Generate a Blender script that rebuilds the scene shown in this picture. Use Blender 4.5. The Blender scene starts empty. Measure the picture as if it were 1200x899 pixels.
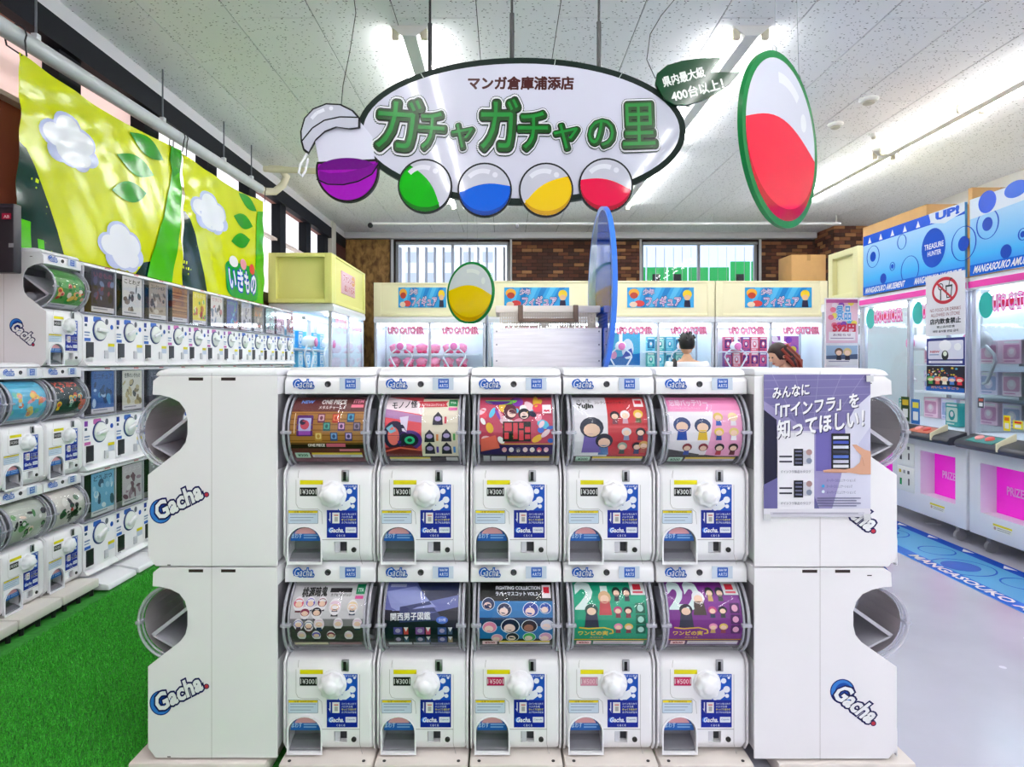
import bpy, bmesh, math, random
import numpy as np
from mathutils import Vector, Matrix
R = math.radians
random.seed(7)
scene = bpy.context.scene
COL = scene.collection

# ---------------------------------------------------------------- camera, world, exposure
F, CX, CY, CAMZ, D0 = 740.0, 592.0, 424.0, 1.457, 2.242   # px focal length, vanishing point, eye height, distance to the island front
cam = bpy.data.cameras.new('camera')
cam.sensor_width = 36.0
cam.lens = F / 1200 * 36
cam.shift_x = (600 - CX) / 1200
cam.shift_y = -(449.5 - CY) / 1200
cam.clip_start = 0.05
camo = bpy.data.objects.new('camera', cam)
COL.objects.link(camo)
camo.location = (0, -D0, CAMZ)
camo.rotation_euler = (R(90), 0, 0)
scene.camera = camo
w = bpy.data.worlds.new('world'); scene.world = w; w.use_nodes = True
w.node_tree.nodes['Background'].inputs[0].default_value = (0.93, 0.95, 1.0, 1)
w.node_tree.nodes['Background'].inputs[1].default_value = 0.85
TUBE_POWER = 25.0
scene.view_settings.view_transform = 'Standard'
scene.view_settings.look = 'None'
scene.view_settings.exposure = 0.82
scene.view_settings.gamma = 1.0
scene.view_settings.use_curve_mapping = False

def P(x, y, d):
    return Vector(((x - CX) * d / F, d - D0, CAMZ - (y - CY) * d / F))

# ---------------------------------------------------------------- materials
def lin(c):
    c = c / 255.0
    return c / 12.92 if c <= 0.04045 else ((c + 0.055) / 1.055) ** 2.4
def hexc(h):
    h = h.lstrip('#')
    return tuple(lin(int(h[i:i + 2], 16)) for i in (0, 2, 4)) + (1.0,)
MC = {}
def M(h, rough=0.45, metal=0.0, emit=0.0, var=0.0, vs=8.0, spec=0.5, coat=0.0, bump=0.0, bs=60.0):
    key = (h, rough, metal, emit, var, vs, spec, coat, bump, bs)
    if key in MC: return MC[key]
    m = bpy.data.materials.new('mat_' + h); m.use_nodes = True
    nt = m.node_tree; b = nt.nodes['Principled BSDF']
    c = hexc(h)
    b.inputs['Base Color'].default_value = c
    b.inputs['Roughness'].default_value = rough
    b.inputs['Metallic'].default_value = metal
    b.inputs['Specular IOR Level'].default_value = spec
    b.inputs['Coat Weight'].default_value = coat
    b.inputs['Coat Roughness'].default_value = 0.04
    if emit:
        b.inputs['Emission Color'].default_value = c
        b.inputs['Emission Strength'].default_value = emit
    if var:
        tc = nt.nodes.new('ShaderNodeTexCoord'); n = nt.nodes.new('ShaderNodeTexNoise')
        n.inputs['Scale'].default_value = vs; n.inputs['Detail'].default_value = 5
        nt.links.new(tc.outputs['Object'], n.inputs['Vector'])
        mr = nt.nodes.new('ShaderNodeMapRange')
        mr.inputs['From Min'].default_value = 0.3; mr.inputs['From Max'].default_value = 0.7
        mr.inputs['To Min'].default_value = 1 - var; mr.inputs['To Max'].default_value = 1 + var
        nt.links.new(n.outputs['Fac'], mr.inputs['Value'])
        mx = nt.nodes.new('ShaderNodeVectorMath'); mx.operation = 'SCALE'
        mx.inputs[0].default_value = c[:3]
        nt.links.new(mr.outputs[0], mx.inputs['Scale'])
        nt.links.new(mx.outputs[0], b.inputs['Base Color'])
    if bump:
        tc = nt.nodes.new('ShaderNodeTexCoord'); n = nt.nodes.new('ShaderNodeTexNoise')
        n.inputs['Scale'].default_value = bs
        nt.links.new(tc.outputs['Object'], n.inputs['Vector'])
        bp = nt.nodes.new('ShaderNodeBump'); bp.inputs['Strength'].default_value = bump; bp.inputs['Distance'].default_value = 0.01
        nt.links.new(n.outputs['Fac'], bp.inputs['Height']); nt.links.new(bp.outputs[0], b.inputs['Normal'])
    MC[key] = m
    return m
def clear_mat(name, tint, ior=1.45, rough=0.03, cloud=0.0):
    m = bpy.data.materials.new(name); m.use_nodes = True
    nt = m.node_tree; nt.nodes.clear()
    out = nt.nodes.new('ShaderNodeOutputMaterial'); mix = nt.nodes.new('ShaderNodeMixShader')
    tr = nt.nodes.new('ShaderNodeBsdfTransparent'); gl = nt.nodes.new('ShaderNodeBsdfGlossy')
    tr.inputs[0].default_value = tint; gl.inputs['Roughness'].default_value = rough
    lw = nt.nodes.new('ShaderNodeLayerWeight'); lw.inputs['Blend'].default_value = 0.5      # Schlick reflectance, the same from both faces
    pw = nt.nodes.new('ShaderNodeMath'); pw.operation = 'POWER'; pw.inputs[1].default_value = 5
    nt.links.new(lw.outputs['Facing'], pw.inputs[0])
    f0 = ((ior - 1) / (ior + 1)) ** 2
    ma = nt.nodes.new('ShaderNodeMath'); ma.operation = 'MULTIPLY_ADD'; ma.inputs[1].default_value = (1 - f0) * 0.75; ma.inputs[2].default_value = f0
    nt.links.new(pw.outputs[0], ma.inputs[0])
    nt.links.new(ma.outputs[0], mix.inputs[0]); nt.links.new(tr.outputs[0], mix.inputs[1]); nt.links.new(gl.outputs[0], mix.inputs[2])
    last = mix
    if cloud:
        df = nt.nodes.new('ShaderNodeBsdfDiffuse'); df.inputs[0].default_value = (0.85, 0.85, 0.92, 1)
        m2 = nt.nodes.new('ShaderNodeMixShader'); m2.inputs[0].default_value = cloud
        nt.links.new(mix.outputs[0], m2.inputs[1]); nt.links.new(df.outputs[0], m2.inputs[2]); last = m2
    nt.links.new(last.outputs[0], out.inputs[0])
    return m
DOME = clear_mat('clear_dome', (0.96, 0.96, 0.97, 1), 1.4, 0.02)
RIM = clear_mat('clear_rim', (0.86, 0.86, 0.92, 1), 1.7, 0.06, 0.3)
GLASS = clear_mat('pane_glass', (0.95, 0.98, 0.98, 1), 1.35, 0.02)
CAPS = clear_mat('capsule_plastic', (0.85, 0.85, 0.88, 1), 1.5, 0.05, 0.3)

def ceiling_mat():
    m = bpy.data.materials.new('rock_wool_tile'); m.use_nodes = True
    nt = m.node_tree; b = nt.nodes['Principled BSDF']
    tc = nt.nodes.new('ShaderNodeTexCoord')
    mp = nt.nodes.new('ShaderNodeMapping'); mp.inputs['Scale'].default_value = (27, 42, 1)
    nt.links.new(tc.outputs['Object'], mp.inputs['Vector'])
    n2 = nt.nodes.new('ShaderNodeTexNoise'); n2.inputs['Scale'].default_value = 0.9; n2.inputs['Detail'].default_value = 2
    nt.links.new(mp.outputs[0], n2.inputs['Vector'])
    mixv = nt.nodes.new('ShaderNodeVectorMath'); mixv.operation = 'ADD'
    nt.links.new(mp.outputs[0], mixv.inputs[0]); nt.links.new(n2.outputs['Color'], mixv.inputs[1])
    v = nt.nodes.new('ShaderNodeTexVoronoi'); v.inputs['Scale'].default_value = 1.0
    nt.links.new(mixv.outputs[0], v.inputs['Vector'])
    r = nt.nodes.new('ShaderNodeValToRGB')
    r.color_ramp.elements[0].position = 0.15; r.color_ramp.elements[0].color = (0.16, 0.16, 0.17, 1)
    r.color_ramp.elements[1].position = 0.21; r.color_ramp.elements[1].color = (0.9, 0.9, 0.92, 1)
    nt.links.new(v.outputs['Distance'], r.inputs[0])
    nt.links.new(r.outputs[0], b.inputs['Base Color'])
    b.inputs['Roughness'].default_value = 0.9
    return m
def floor_mat():
    m = M('b6b6c4', 0.2, var=0.07, vs=1.5, spec=0.6)
    nt = m.node_tree; b = nt.nodes['Principled BSDF']
    tc = nt.nodes.new('ShaderNodeTexCoord'); n = nt.nodes.new('ShaderNodeTexNoise'); n.inputs['Scale'].default_value = 3
    nt.links.new(tc.outputs['Object'], n.inputs['Vector'])
    mr = nt.nodes.new('ShaderNodeMapRange'); mr.inputs['To Min'].default_value = 0.08; mr.inputs['To Max'].default_value = 0.35
    nt.links.new(n.outputs['Fac'], mr.inputs['Value']); nt.links.new(mr.outputs[0], b.inputs['Roughness'])
    return m
def brick_mat():
    m = bpy.data.materials.new('brick_clay'); m.use_nodes = True
    nt = m.node_tree; b = nt.nodes['Principled BSDF']
    oi = nt.nodes.new('ShaderNodeObjectInfo'); r = nt.nodes.new('ShaderNodeValToRGB')
    cs = ['5a3a30', '7a4a38', '6a4238', '8a5640', '5c4038', 'a06a48', '744638', 'c08a5c']
    r.color_ramp.interpolation = 'CONSTANT'
    r.color_ramp.elements[0].color = hexc(cs[0]); r.color_ramp.elements[1].position = 0.125; r.color_ramp.elements[1].color = hexc(cs[1])
    for i in range(2, 8):
        e = r.color_ramp.elements.new(i / 8); e.color = hexc(cs[i])
    nt.links.new(oi.outputs['Random'], r.inputs[0])
    tc = nt.nodes.new('ShaderNodeTexCoord'); n = nt.nodes.new('ShaderNodeTexNoise'); n.inputs['Scale'].default_value = 25
    nt.links.new(tc.outputs['Object'], n.inputs['Vector'])
    mx = nt.nodes.new('ShaderNodeMixRGB'); mx.blend_type = 'MULTIPLY'; mx.inputs[0].default_value = 0.2
    nt.links.new(r.outputs[0], mx.inputs[1]); nt.links.new(n.outputs['Fac'], mx.inputs[2])
    nt.links.new(mx.outputs[0], b.inputs['Base Color']); b.inputs['Roughness'].default_value = 0.8
    return m
def wood_mat(a, bcol, sc=(3, 3, 0.6)):
    m = bpy.data.materials.new('wood_' + a); m.use_nodes = True
    nt = m.node_tree; b = nt.nodes['Principled BSDF']
    tc = nt.nodes.new('ShaderNodeTexCoord'); mp = nt.nodes.new('ShaderNodeMapping'); mp.inputs['Scale'].default_value = sc
    nt.links.new(tc.outputs['Object'], mp.inputs['Vector'])
    n = nt.nodes.new('ShaderNodeTexNoise'); n.inputs['Scale'].default_value = 6; n.inputs['Detail'].default_value = 6; n.inputs['Distortion'].default_value = 0.6
    nt.links.new(mp.outputs[0], n.inputs['Vector'])
    r = nt.nodes.new('ShaderNodeValToRGB'); r.color_ramp.elements[0].position = 0.35; r.color_ramp.elements[1].position = 0.65
    r.color_ramp.elements[0].color = hexc(a); r.color_ramp.elements[1].color = hexc(bcol)
    nt.links.new(n.outputs['Fac'], r.inputs[0]); nt.links.new(r.outputs[0], b.inputs['Base Color'])
    b.inputs['Roughness'].default_value = 0.55
    return m
WHITE = M('f0f0f5', 0.32, var=0.02, vs=3)
CREAMW = M('eeedf1', 0.35, var=0.025, vs=3)
SIDE = M('eae8ec', 0.42, var=0.02, vs=2, bump=0.02, bs=180)
DARK = M('15151a', 0.4)
GREY = M('8d8d98', 0.4)
LGREY = M('c8c8d0', 0.35)
METAL = M('a8a8ac', 0.3, metal=0.9)
BLACK = M('0b0d10', 0.4)

# ---------------------------------------------------------------- mesh helpers
class MB:
    def __init__(s): s.bm = bmesh.new()
    def box(s, x0, x1, y0, y1, z0, z1, bev=0, seg=2, mi=0):
        r = bmesh.ops.create_cube(s.bm, size=1)
        for v in r['verts']:
            v.co = ((x0 + x1) / 2 + v.co.x * (x1 - x0), (y0 + y1) / 2 + v.co.y * (y1 - y0), (z0 + z1) / 2 + v.co.z * (z1 - z0))
        fs = {f for v in r['verts'] for f in v.link_faces}
        for f in fs: f.material_index = mi
        if bev:
            es = list({e for v in r['verts'] for e in v.link_edges})
            bmesh.ops.bevel(s.bm, geom=es, offset=bev, segments=seg, profile=0.5, affect='EDGES', clamp_overlap=True)
        return s
    def prism(s, pts, fn, t0, t1, bev=0, seg=2, mi=0):
        a = [s.bm.verts.new(fn(p, q, t0)) for p, q in pts]
        b = [s.bm.verts.new(fn(p, q, t1)) for p, q in pts]
        n = len(pts)
        fs = [s.bm.faces.new(a), s.bm.faces.new(b[::-1])]
        for i in range(n): fs.append(s.bm.faces.new((a[i], b[i], b[(i + 1) % n], a[(i + 1) % n])))
        for f in fs: f.material_index = mi
        if bev:
            es = list({e for f in fs for e in f.edges})
            bmesh.ops.bevel(s.bm, geom=es, offset=bev, segments=seg, profile=0.5, affect='EDGES', clamp_overlap=True)
        return s
    def rings(s, rings, close=True, cap0=True, cap1=True, mi=0):
        vs = [[s.bm.verts.new(c) for c in r] for r in rings]
        n = len(vs[0])
        fs = []
        for i in range(len(vs) - 1):
            for j in range(n if close else n - 1):
                k = (j + 1) % n
                fs.append(s.bm.faces.new((vs[i][j], vs[i][k], vs[i + 1][k], vs[i + 1][j])))
        if cap0: fs.append(s.bm.faces.new(vs[0][::-1]))
        if cap1: fs.append(s.bm.faces.new(vs[-1]))
        for f in fs: f.material_index = mi
        return s
    def cyl(s, p0, p1, r0, r1=None, n=16, mi=0, caps=True):
        p0, p1 = Vector(p0), Vector(p1); r1 = r0 if r1 is None else r1
        ax = (p1 - p0).normalized()
        u = ax.orthogonal().normalized(); v = ax.cross(u)
        rg = lambda p, r: [p + (u * math.cos(2 * math.pi * i / n) + v * math.sin(2 * math.pi * i / n)) * r for i in range(n)]
        return s.rings([rg(p0, r0), rg(p1, r1)], cap0=caps, cap1=caps, mi=mi)
    def lathe(s, prof, c, axis, n=24, mi=0, mod=None):
        c = Vector(c); ax = Vector(axis).normalized(); u = ax.orthogonal().normalized(); v = ax.cross(u)
        rg = []
        for r, h in prof:
            rg.append([c + ax * h + (u * math.cos(t) + v * math.sin(t)) * max(r, 1e-4) * (mod(t, r) if mod else 1) for t in [2 * math.pi * i / n for i in range(n)]])
        return s.rings(rg, mi=mi)
    def tube(s, pts, r, n=8, mi=0):
        pts = [Vector(p) for p in pts]; rg = []
        u = None
        for i, p in enumerate(pts):
            t = (pts[min(i + 1, len(pts) - 1)] - pts[max(i - 1, 0)]).normalized()
            u = t.orthogonal().normalized() if u is None else (u - t * u.dot(t)).normalized()
            v = t.cross(u); rr = r[i] if isinstance(r, (list, tuple)) else r
            rg.append([p + (u * math.cos(2 * math.pi * k / n) + v * math.sin(2 * math.pi * k / n)) * rr for k in range(n)])
        return s.rings(rg, mi=mi)
    def sphere(s, c, r, u=16, v=10, mi=0):
        rx, ry, rz = r if isinstance(r, (tuple, list)) else (r, r, r)
        res = bmesh.ops.create_uvsphere(s.bm, u_segments=u, v_segments=v, radius=1)
        for q in res['verts']: q.co = (c[0] + q.co.x * rx, c[1] + q.co.y * ry, c[2] + q.co.z * rz)
        for f in {f for q in res['verts'] for f in q.link_faces}: f.material_index = mi
        return s
    def mesh(s, name, mats, smooth=40):
        bmesh.ops.recalc_face_normals(s.bm, faces=s.bm.faces[:])
        me = bpy.data.meshes.new(name); s.bm.to_mesh(me); s.bm.free()
        for m in (mats if isinstance(mats, (list, tuple)) else [mats]): me.materials.append(m)
        if smooth and len(me.polygons):
            me.polygons.foreach_set('use_smooth', [True] * len(me.polygons))
            me.set_sharp_from_angle(angle=R(smooth))
        return me
    def build(s, name, mats, parent=None, smooth=40, label=None):
        return link(name, s.mesh(name, mats, smooth), parent, label)

def link(name, me, parent=None, label=None):
    o = bpy.data.objects.new(name, me); COL.objects.link(o)
    if parent is not None:
        o.parent = parent
        if parent.get('_w'): o.matrix_parent_inverse = Matrix.Translation(-Vector(parent['_base']))
    if label: o['label'] = label
    return o
def tag(o, label, cat=None, group=None, kind=None):
    if label: o['label'] = label
    if cat: o['category'] = cat
    if group: o['group'] = group
    if kind: o['kind'] = kind
    return o
def thing(name, label, cat, loc=(0, 0, 0), rz=0, group=None, world=False, kind=None):
    """an Empty at the thing's base; world=True: children are built in world coordinates"""
    o = bpy.data.objects.new(name, None); COL.objects.link(o)
    o.location = loc; o.rotation_euler = (0, 0, rz); o.empty_display_size = 0.1
    if world:
        o['_w'] = 1; o['_base'] = list(loc)
    return tag(o, label, cat, group, kind)
def struct(o):
    o['kind'] = 'structure'; return o
def bool_diff(me, cutter):
    a = bpy.data.objects.new('tmp_a', me); b = bpy.data.objects.new('tmp_b', cutter)
    COL.objects.link(a); COL.objects.link(b)
    md = a.modifiers.new('b', 'BOOLEAN'); md.operation = 'DIFFERENCE'; md.object = b; md.solver = 'EXACT'
    dg = bpy.context.evaluated_depsgraph_get(); dg.update()
    r = bpy.data.meshes.new_from_object(a.evaluated_get(dg))
    bpy.data.objects.remove(a); bpy.data.objects.remove(b)
    r.polygons.foreach_set('use_smooth', [True] * len(r.polygons)); r.set_sharp_from_angle(angle=R(35))
    return r

# ---------------------------------------------------------------- flat print
TC = {}
def tmesh(s, bold, res):
    k = (s, bold, res)
    if k not in TC:
        c = bpy.data.curves.new('t', 'FONT'); c.body = s; c.offset = bold; c.resolution_u = res
        o = bpy.data.objects.new('t', c)
        me = bpy.data.meshes.new_from_object(o)
        vs = [(v.co.x, v.co.y) for v in me.vertices]; fs = [tuple(p.vertices) for p in me.polygons]
        bpy.data.objects.remove(o); bpy.data.curves.remove(c); bpy.data.meshes.remove(me)
        x0 = min(v[0] for v in vs); x1 = max(v[0] for v in vs); y0 = min(v[1] for v in vs); y1 = max(v[1] for v in vs)
        TC[k] = (vs, fs, (x0, x1, y0, y1))
    return TC[k]
def ink(h):
    """printing ink a touch denser than its look under the bright shop light"""
    v = [max(0.0, lin(int(h[i:i + 2], 16)) * 0.86 - 0.012) for i in (0, 2, 4)]
    return ''.join('%02x' % int(round(255 * (12.92 * x if x <= 0.0031308 else 1.055 * x ** (1 / 2.4) - 0.055))) for x in v)
class Canvas:
    """layered flat print: (u right, v down) -> fn(u, v, layer)"""
    def __init__(s, fn, rough=0.4, coat=0.0): s.fn = fn; s.spec = 0.35; s.items = []; s.l = 0; s.rough = rough; s.coat = coat
    def add(s, vs, fs, col, same=False):
        s.l += 0.15 if same else 1
        s.items.append((s.l, col, vs, fs)); return s
    def poly(s, pts, col, same=False): return s.add(list(pts), [tuple(range(len(pts)))], col, same)
    def rect(s, x0, y0, x1, y1, col, same=False): return s.poly([(x0, y0), (x1, y0), (x1, y1), (x0, y1)], col, same)
    def rrect(s, x0, y0, x1, y1, r, col, same=False, n=5):
        p = []
        for cx, cy, a0 in ((x1 - r, y0 + r, -90), (x1 - r, y1 - r, 0), (x0 + r, y1 - r, 90), (x0 + r, y0 + r, 180)):
            for i in range(n + 1):
                a = R(a0 + 90 * i / n); p.append((cx + r * math.cos(a), cy + r * math.sin(a)))
        return s.poly(p, col, same)
    def ell(s, cx, cy, rx, ry, col, a0=0, a1=360, rot=0, n=28, same=False):
        full = abs(a1 - a0) >= 360
        k = n if full else n + 1
        c, q = math.cos(R(rot)), math.sin(R(rot)); p = []
        for i in range(k):
            a = R(a0 + (a1 - a0) * i / n); x, y = rx * math.cos(a), ry * math.sin(a)
            p.append((cx + x * c - y * q, cy + x * q + y * c))
        return s.poly(p, col, same)
    def ring(s, cx, cy, rx, ry, t, col, n=28, same=False, a0=0, a1=360):
        vs = []; fs = []
        for i in range(n + 1):
            a = R(a0 + (a1 - a0) * i / n)
            vs += [(cx + rx * math.cos(a), cy + ry * math.sin(a)), (cx + (rx - t) * math.cos(a), cy + (ry - t) * math.sin(a))]
        for i in range(n): fs.append((2 * i, 2 * i + 2, 2 * i + 3, 2 * i + 1))
        return s.add(vs, fs, col, same)
    def line(s, pts, t, col, same=False):
        first = True
        for (x0, y0), (x1, y1) in zip(pts, pts[1:]):
            L = math.hypot(x1 - x0, y1 - y0) or 1; nx, ny = -(y1 - y0) / L * t / 2, (x1 - x0) / L * t / 2
            s.poly([(x0 + nx, y0 + ny), (x1 + nx, y1 + ny), (x1 - nx, y1 - ny), (x0 - nx, y0 - ny)], col, same or not first); first = False
        return s
    def text(s, t, x0, y0, x1, y1, col, bold=0.0, rot=0, shear=0, res=2, same=False, ref=None):
        cjk = any(ord(ch) > 0x2000 for ch in t)
        fat = cjk and bold > 0.012                          # dense glyphs are thickened by shifted copies
        vs, fs, bb = tmesh(t, 0.0 if cjk and bold > 0 else bold, res)
        if ref is not None and not cjk: bb = tmesh(t, ref, res)[2]      # fit the outline layers by the plain letter box
        if not fat: shifts = [(0, 0)]
        else:
            shifts = []
            k = max(1, math.ceil(bold / 0.045))
            for q in range(1, k + 1):
                n = 6 if k == 1 else 10 + 3 * q
                shifts += [(bold * q / k * math.cos(2 * math.pi * i / n), bold * q / k * math.sin(2 * math.pi * i / n)) for i in range(n)]
        cx, cy = (x0 + x1) / 2, (y0 + y1) / 2; c, q = math.cos(R(rot)), math.sin(R(rot))
        s.l += 0.15 if same else 1
        for dx, dy in shifts:
            if fat: s.l += 0.1
            out = []
            for x, y in vs:
                u = ((x + dx - bb[0]) / (bb[1] - bb[0]) - 0.5) * (x1 - x0); v = (0.5 - (y + dy - bb[2]) / (bb[3] - bb[2])) * (y1 - y0)
                u -= shear * v
                out.append((cx + u * c - v * q, cy + u * q + v * c))
            s.items.append((s.l, col, out, fs))
        return s
    def mesh(s, name, cuts_u=(), cuts_v=()):
        bm = bmesh.new(); cols = []
        for l, col, vs, fs in s.items:
            if col not in cols: cols.append(col)
            bv = [bm.verts.new((x, y, l)) for x, y in vs]
            for f in fs:
                if len(set(f)) < 3: continue
                try: fc = bm.faces.new([bv[i] for i in f])
                except ValueError: continue
                fc.material_index = cols.index(col)
        if len(cuts_u) or len(cuts_v):
            bmesh.ops.triangulate(bm, faces=bm.faces[:])
        for cu in cuts_u: bmesh.ops.bisect_plane(bm, geom=bm.verts[:] + bm.edges[:] + bm.faces[:], plane_co=(cu, 0, 0), plane_no=(1, 0, 0), dist=1e-6)
        for cv in cuts_v: bmesh.ops.bisect_plane(bm, geom=bm.verts[:] + bm.edges[:] + bm.faces[:], plane_co=(0, cv, 0), plane_no=(0, 1, 0), dist=1e-6)
        for v in bm.verts: v.co = s.fn(v.co.x, v.co.y, v.co.z)
        me = bpy.data.meshes.new(name); bm.to_mesh(me); bm.free()
        for c in cols: me.materials.append(M(ink(c), s.rough, spec=s.spec) if isinstance(c, str) else c)
        return me
    def build(s, name, parent=None, label=None, **k): return link(name, s.mesh(name, **k), parent, label)
EPS = 0.00008
def flat_d(d, eps=EPS):                       # print on a plane facing the camera at distance d, drawn in photo pixels
    return lambda u, v, l: P(u, v, d) + Vector((0, -l * eps, 0))
def plane_x(X, eps=EPS, sgn=-1):              # print on a plane X = const (facing -x), pixel columns give the depth
    def fn(u, v, l):
        d = X * F / (u - CX); p = P(u, v, d); p.x += sgn * l * eps; return p
    return fn
def figure(c, x, y, h, hair, cloth, skin='f2cdb4', hs=1):
    """plain little toy figure: body, face, hair cap"""
    c.poly([(x - h * .2, y), (x + h * .2, y), (x + h * .15, y - h * .45), (x - h * .15, y - h * .45)], cloth)
    c.ell(x, y - h * (.45 + .19 * hs), h * .33 * hs, h * .31 * hs, hair, n=14)
    c.ell(x, y - h * (.45 + .11 * hs), h * .23 * hs, h * .2 * hs, skin, n=12)
# ================================================================ THE SETTING
LX, RX, BACK, CEIL, NEAR = -3.1, 6.6, 9.86, 3.92, -6.4
CT = ceiling_mat()
fl = struct(MB().box(0.2, RX, NEAR, BACK, -0.1, 0).build('floor', floor_mat()))
tag(fl, 'polished grey vinyl floor on the right of the island')
fg = struct(MB().box(LX, 0.2, NEAR, BACK, -0.1, 0.0).build('floor_turf_base', M('2a8426', 0.9, var=0.3, vs=40)))
tag(fg, 'green turf backing on the left of the island')
# ceiling: slab and staggered rock-wool tiles
ce = struct(MB().box(LX, RX, NEAR, BACK, CEIL, CEIL + 0.12).build('ceiling', M('3a3a3c', 0.9)))
tag(ce, 'white ceiling of perforated tiles')
TW, TL = 0.58, 0.96
tile_me = {}
def tile(x0, x1, y0, y1):
    k = (round(x1 - x0, 3), round(y1 - y0, 3))
    if k not in tile_me:
        tile_me[k] = MB().box(-k[0] / 2 + .003, k[0] / 2 - .003, -k[1] / 2 + .003, k[1] / 2 - .003, -0.012, 0.0, bev=0.003, seg=1).mesh('ceiling_tile', CT, 30)
    o = link('ceiling_tile', tile_me[k], ce); o.location = ((x0 + x1) / 2, (y0 + y1) / 2, CEIL)
i = 0; x = LX
while x < RX - 0.05:
    x1 = min(x + TW, RX); y = 1.3 - (TL / 2 if i % 2 else 0)
    while y < BACK - 0.05:
        y1 = min(y + TL, BACK); tile(x, x1, y, y1); y = y1
    x = x1; i += 1
lo = MB().box(LX, RX, NEAR, 1.3 - TL / 2, CEIL - 0.012, CEIL).build('tile_field', CT, ce); lo['kind'] = 'stuff'

# back wall with two windows, brick facing between them
wx = lambda px: (px - CX) * (BACK + D0) / F
wz = lambda py: CAMZ - (py - CY) * (BACK + D0) / F
W1 = (wx(463), wx(597)); W2 = (wx(752), wx(889)); WZ0, WZ1 = 1.0, wz(283)
mb = MB()
for a, b in ((LX, W1[0]), (W1[1], W2[0]), (W2[1], RX)): mb.box(a, b, BACK, BACK + 0.2, 0, CEIL)
for a, b in (W1, W2):
    mb.box(a, b, BACK, BACK + 0.2, 0, WZ0); mb.box(a, b, BACK, BACK + 0.2, WZ1, CEIL)
wb = struct(mb.build('wall_back', M('3a2c28', 0.9, var=0.1)))
tag(wb, 'back wall with dark brick facing and two blinded windows')
BM = brick_mat()
BW, BH = 0.2, 0.069
bk = {}
def bricks(parent, p0, ux, L, z0, z1, out):
    """courses along ux (unit vector) from p0, L long, proud by out"""
    r = 0; z = z1
    nrm = Vector((ux[1], -ux[0], 0))
    ang = math.atan2(ux[1], ux[0])
    while z - BH > z0:
        s = -BW / 2 if r % 2 else 0.0
        while s < L - 0.02:
            a, b = max(s, 0), min(s + BW, L)
            if b - a > 0.03:
                k = round(b - a, 2)
                if k not in bk: bk[k] = MB().box(-k / 2 + .005, k / 2 - .005, -0.016, 0.01, -BH / 2 + .005, BH / 2 - .005, bev=0.003, seg=1).mesh('brick', BM, 0)
                o = link('brick', bk[k], parent)
                o.location = Vector(p0) + Vector(ux) * ((a + b) / 2) + Vector((0, 0, z - BH / 2)) + nrm * random.uniform(-.002, .003); o.rotation_euler.z = ang
            s += BW
        z -= BH; r += 1
bricks(wb, (wx(599), BACK, 0), Vector((1, 0, 0)), wx(750) - wx(599), wz(336), wz(283), 0)
bricks(wb, (wx(891), BACK, 0), Vector((1, 0, 0)), 5.93 - wx(891) , wz(330), wz(283), 0)
wp = struct(MB().box(5.945, RX, 9.16, BACK, 0, CEIL).build('wall_pillar', M('4a3a34', 0.9)))
tag(wp, 'brick pillar in the back right corner')
bricks(wp, (5.93, 9.16, 0), Vector((1, 0, 0)), RX - 5.93, 2.6, CEIL, 0)
bricks(wp, (5.945, BACK, 0), Vector((0, -1, 0)), 0.7, 2.9, CEIL, 0)
# white fascia and stained plywood on the back wall
struct(tag(MB().box(LX + .02, 5.9, BACK - 0.16, BACK - 0.02, wz(281), wz(274), bev=.006).build('trim_1', M('d4d4d8', 0.4)), 'white fascia along the top of the back wall'))
ply = struct(tag(MB().box(wx(405), wx(457), BACK - 0.05, BACK - 0.005, 1.2, wz(281.5)).build('trim_2', wood_mat('6a4822', 'b88c4c', (2, 2, 1))), 'stained brown plywood panel beside the left back window'))
for k, (px0, px1) in enumerate(((458.5, 461.5), (597.5, 600), (749, 751.5), (888.5, 891))):
    struct(tag(MB().box(wx(px0), wx(px1), BACK - 0.06, BACK - .02, 1.2, wz(281), bev=.004).build('trim_%d' % (k + 3), M('d8d8dc', 0.4)), 'white upright strip beside a back window'))
# windows with vertical blinds; daylight and the green hoarding stand outside
SKY = M('c0ccf4', 0.9, emit=.55)
def window(n, a, b, label):
    wn = thing('window_%d' % n, label, None, ((a + b) / 2, BACK, WZ0), world=True, kind='structure')
    fr = MB()
    for x0, x1 in ((a, a + .05), ((a + b) / 2 - .025, (a + b) / 2 + .025), (b - .05, b)): fr.box(x0, x1, BACK + .08, BACK + .13, WZ0, WZ1)
    fr.box(a, b, BACK + .08, BACK + .13, WZ0, WZ0 + .05); fr.box(a, b, BACK + .08, BACK + .13, WZ1 - .05, WZ1)
    fr.build('window_frame', M('c4c4c8', 0.4), wn)
    for x0, x1 in ((a + .05, (a + b) / 2 - .025), ((a + b) / 2 + .025, b - .05)):
        MB().box(x0, x1, BACK + .1, BACK + .106, WZ0 + .05, WZ1 - .05).build('pane', GLASS, wn)
    MB().box(a + .02, b - .02, BACK - .015, BACK + .03, WZ1 - .06, WZ1 - .01, bev=.006).build('blind_rail', M('b8b8bc', 0.4), wn)
    N = 13
    sl = MB().box(-.055, .055, -.002, .002, -(WZ1 - WZ0 - .12) / 2, (WZ1 - WZ0 - .12) / 2).mesh('blind_slat', M('d0d4e0', 0.7))
    for k in range(N):
        o = link('blind_slat', sl, wn); o.location = (a + .1 + (b - a - .2) * k / (N - 1) - wn.location.x, .01, (WZ0 + WZ1 - .1) / 2 - WZ0)
        o.matrix_parent_inverse = Matrix(); o.rotation_euler.z = R(72)
    return wn
window(1, W1[0], W1[1], 'blinded back window on the left showing a pale building outside')
window(2, W2[0], W2[1], 'blinded back window on the right showing green hoarding outside')
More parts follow.
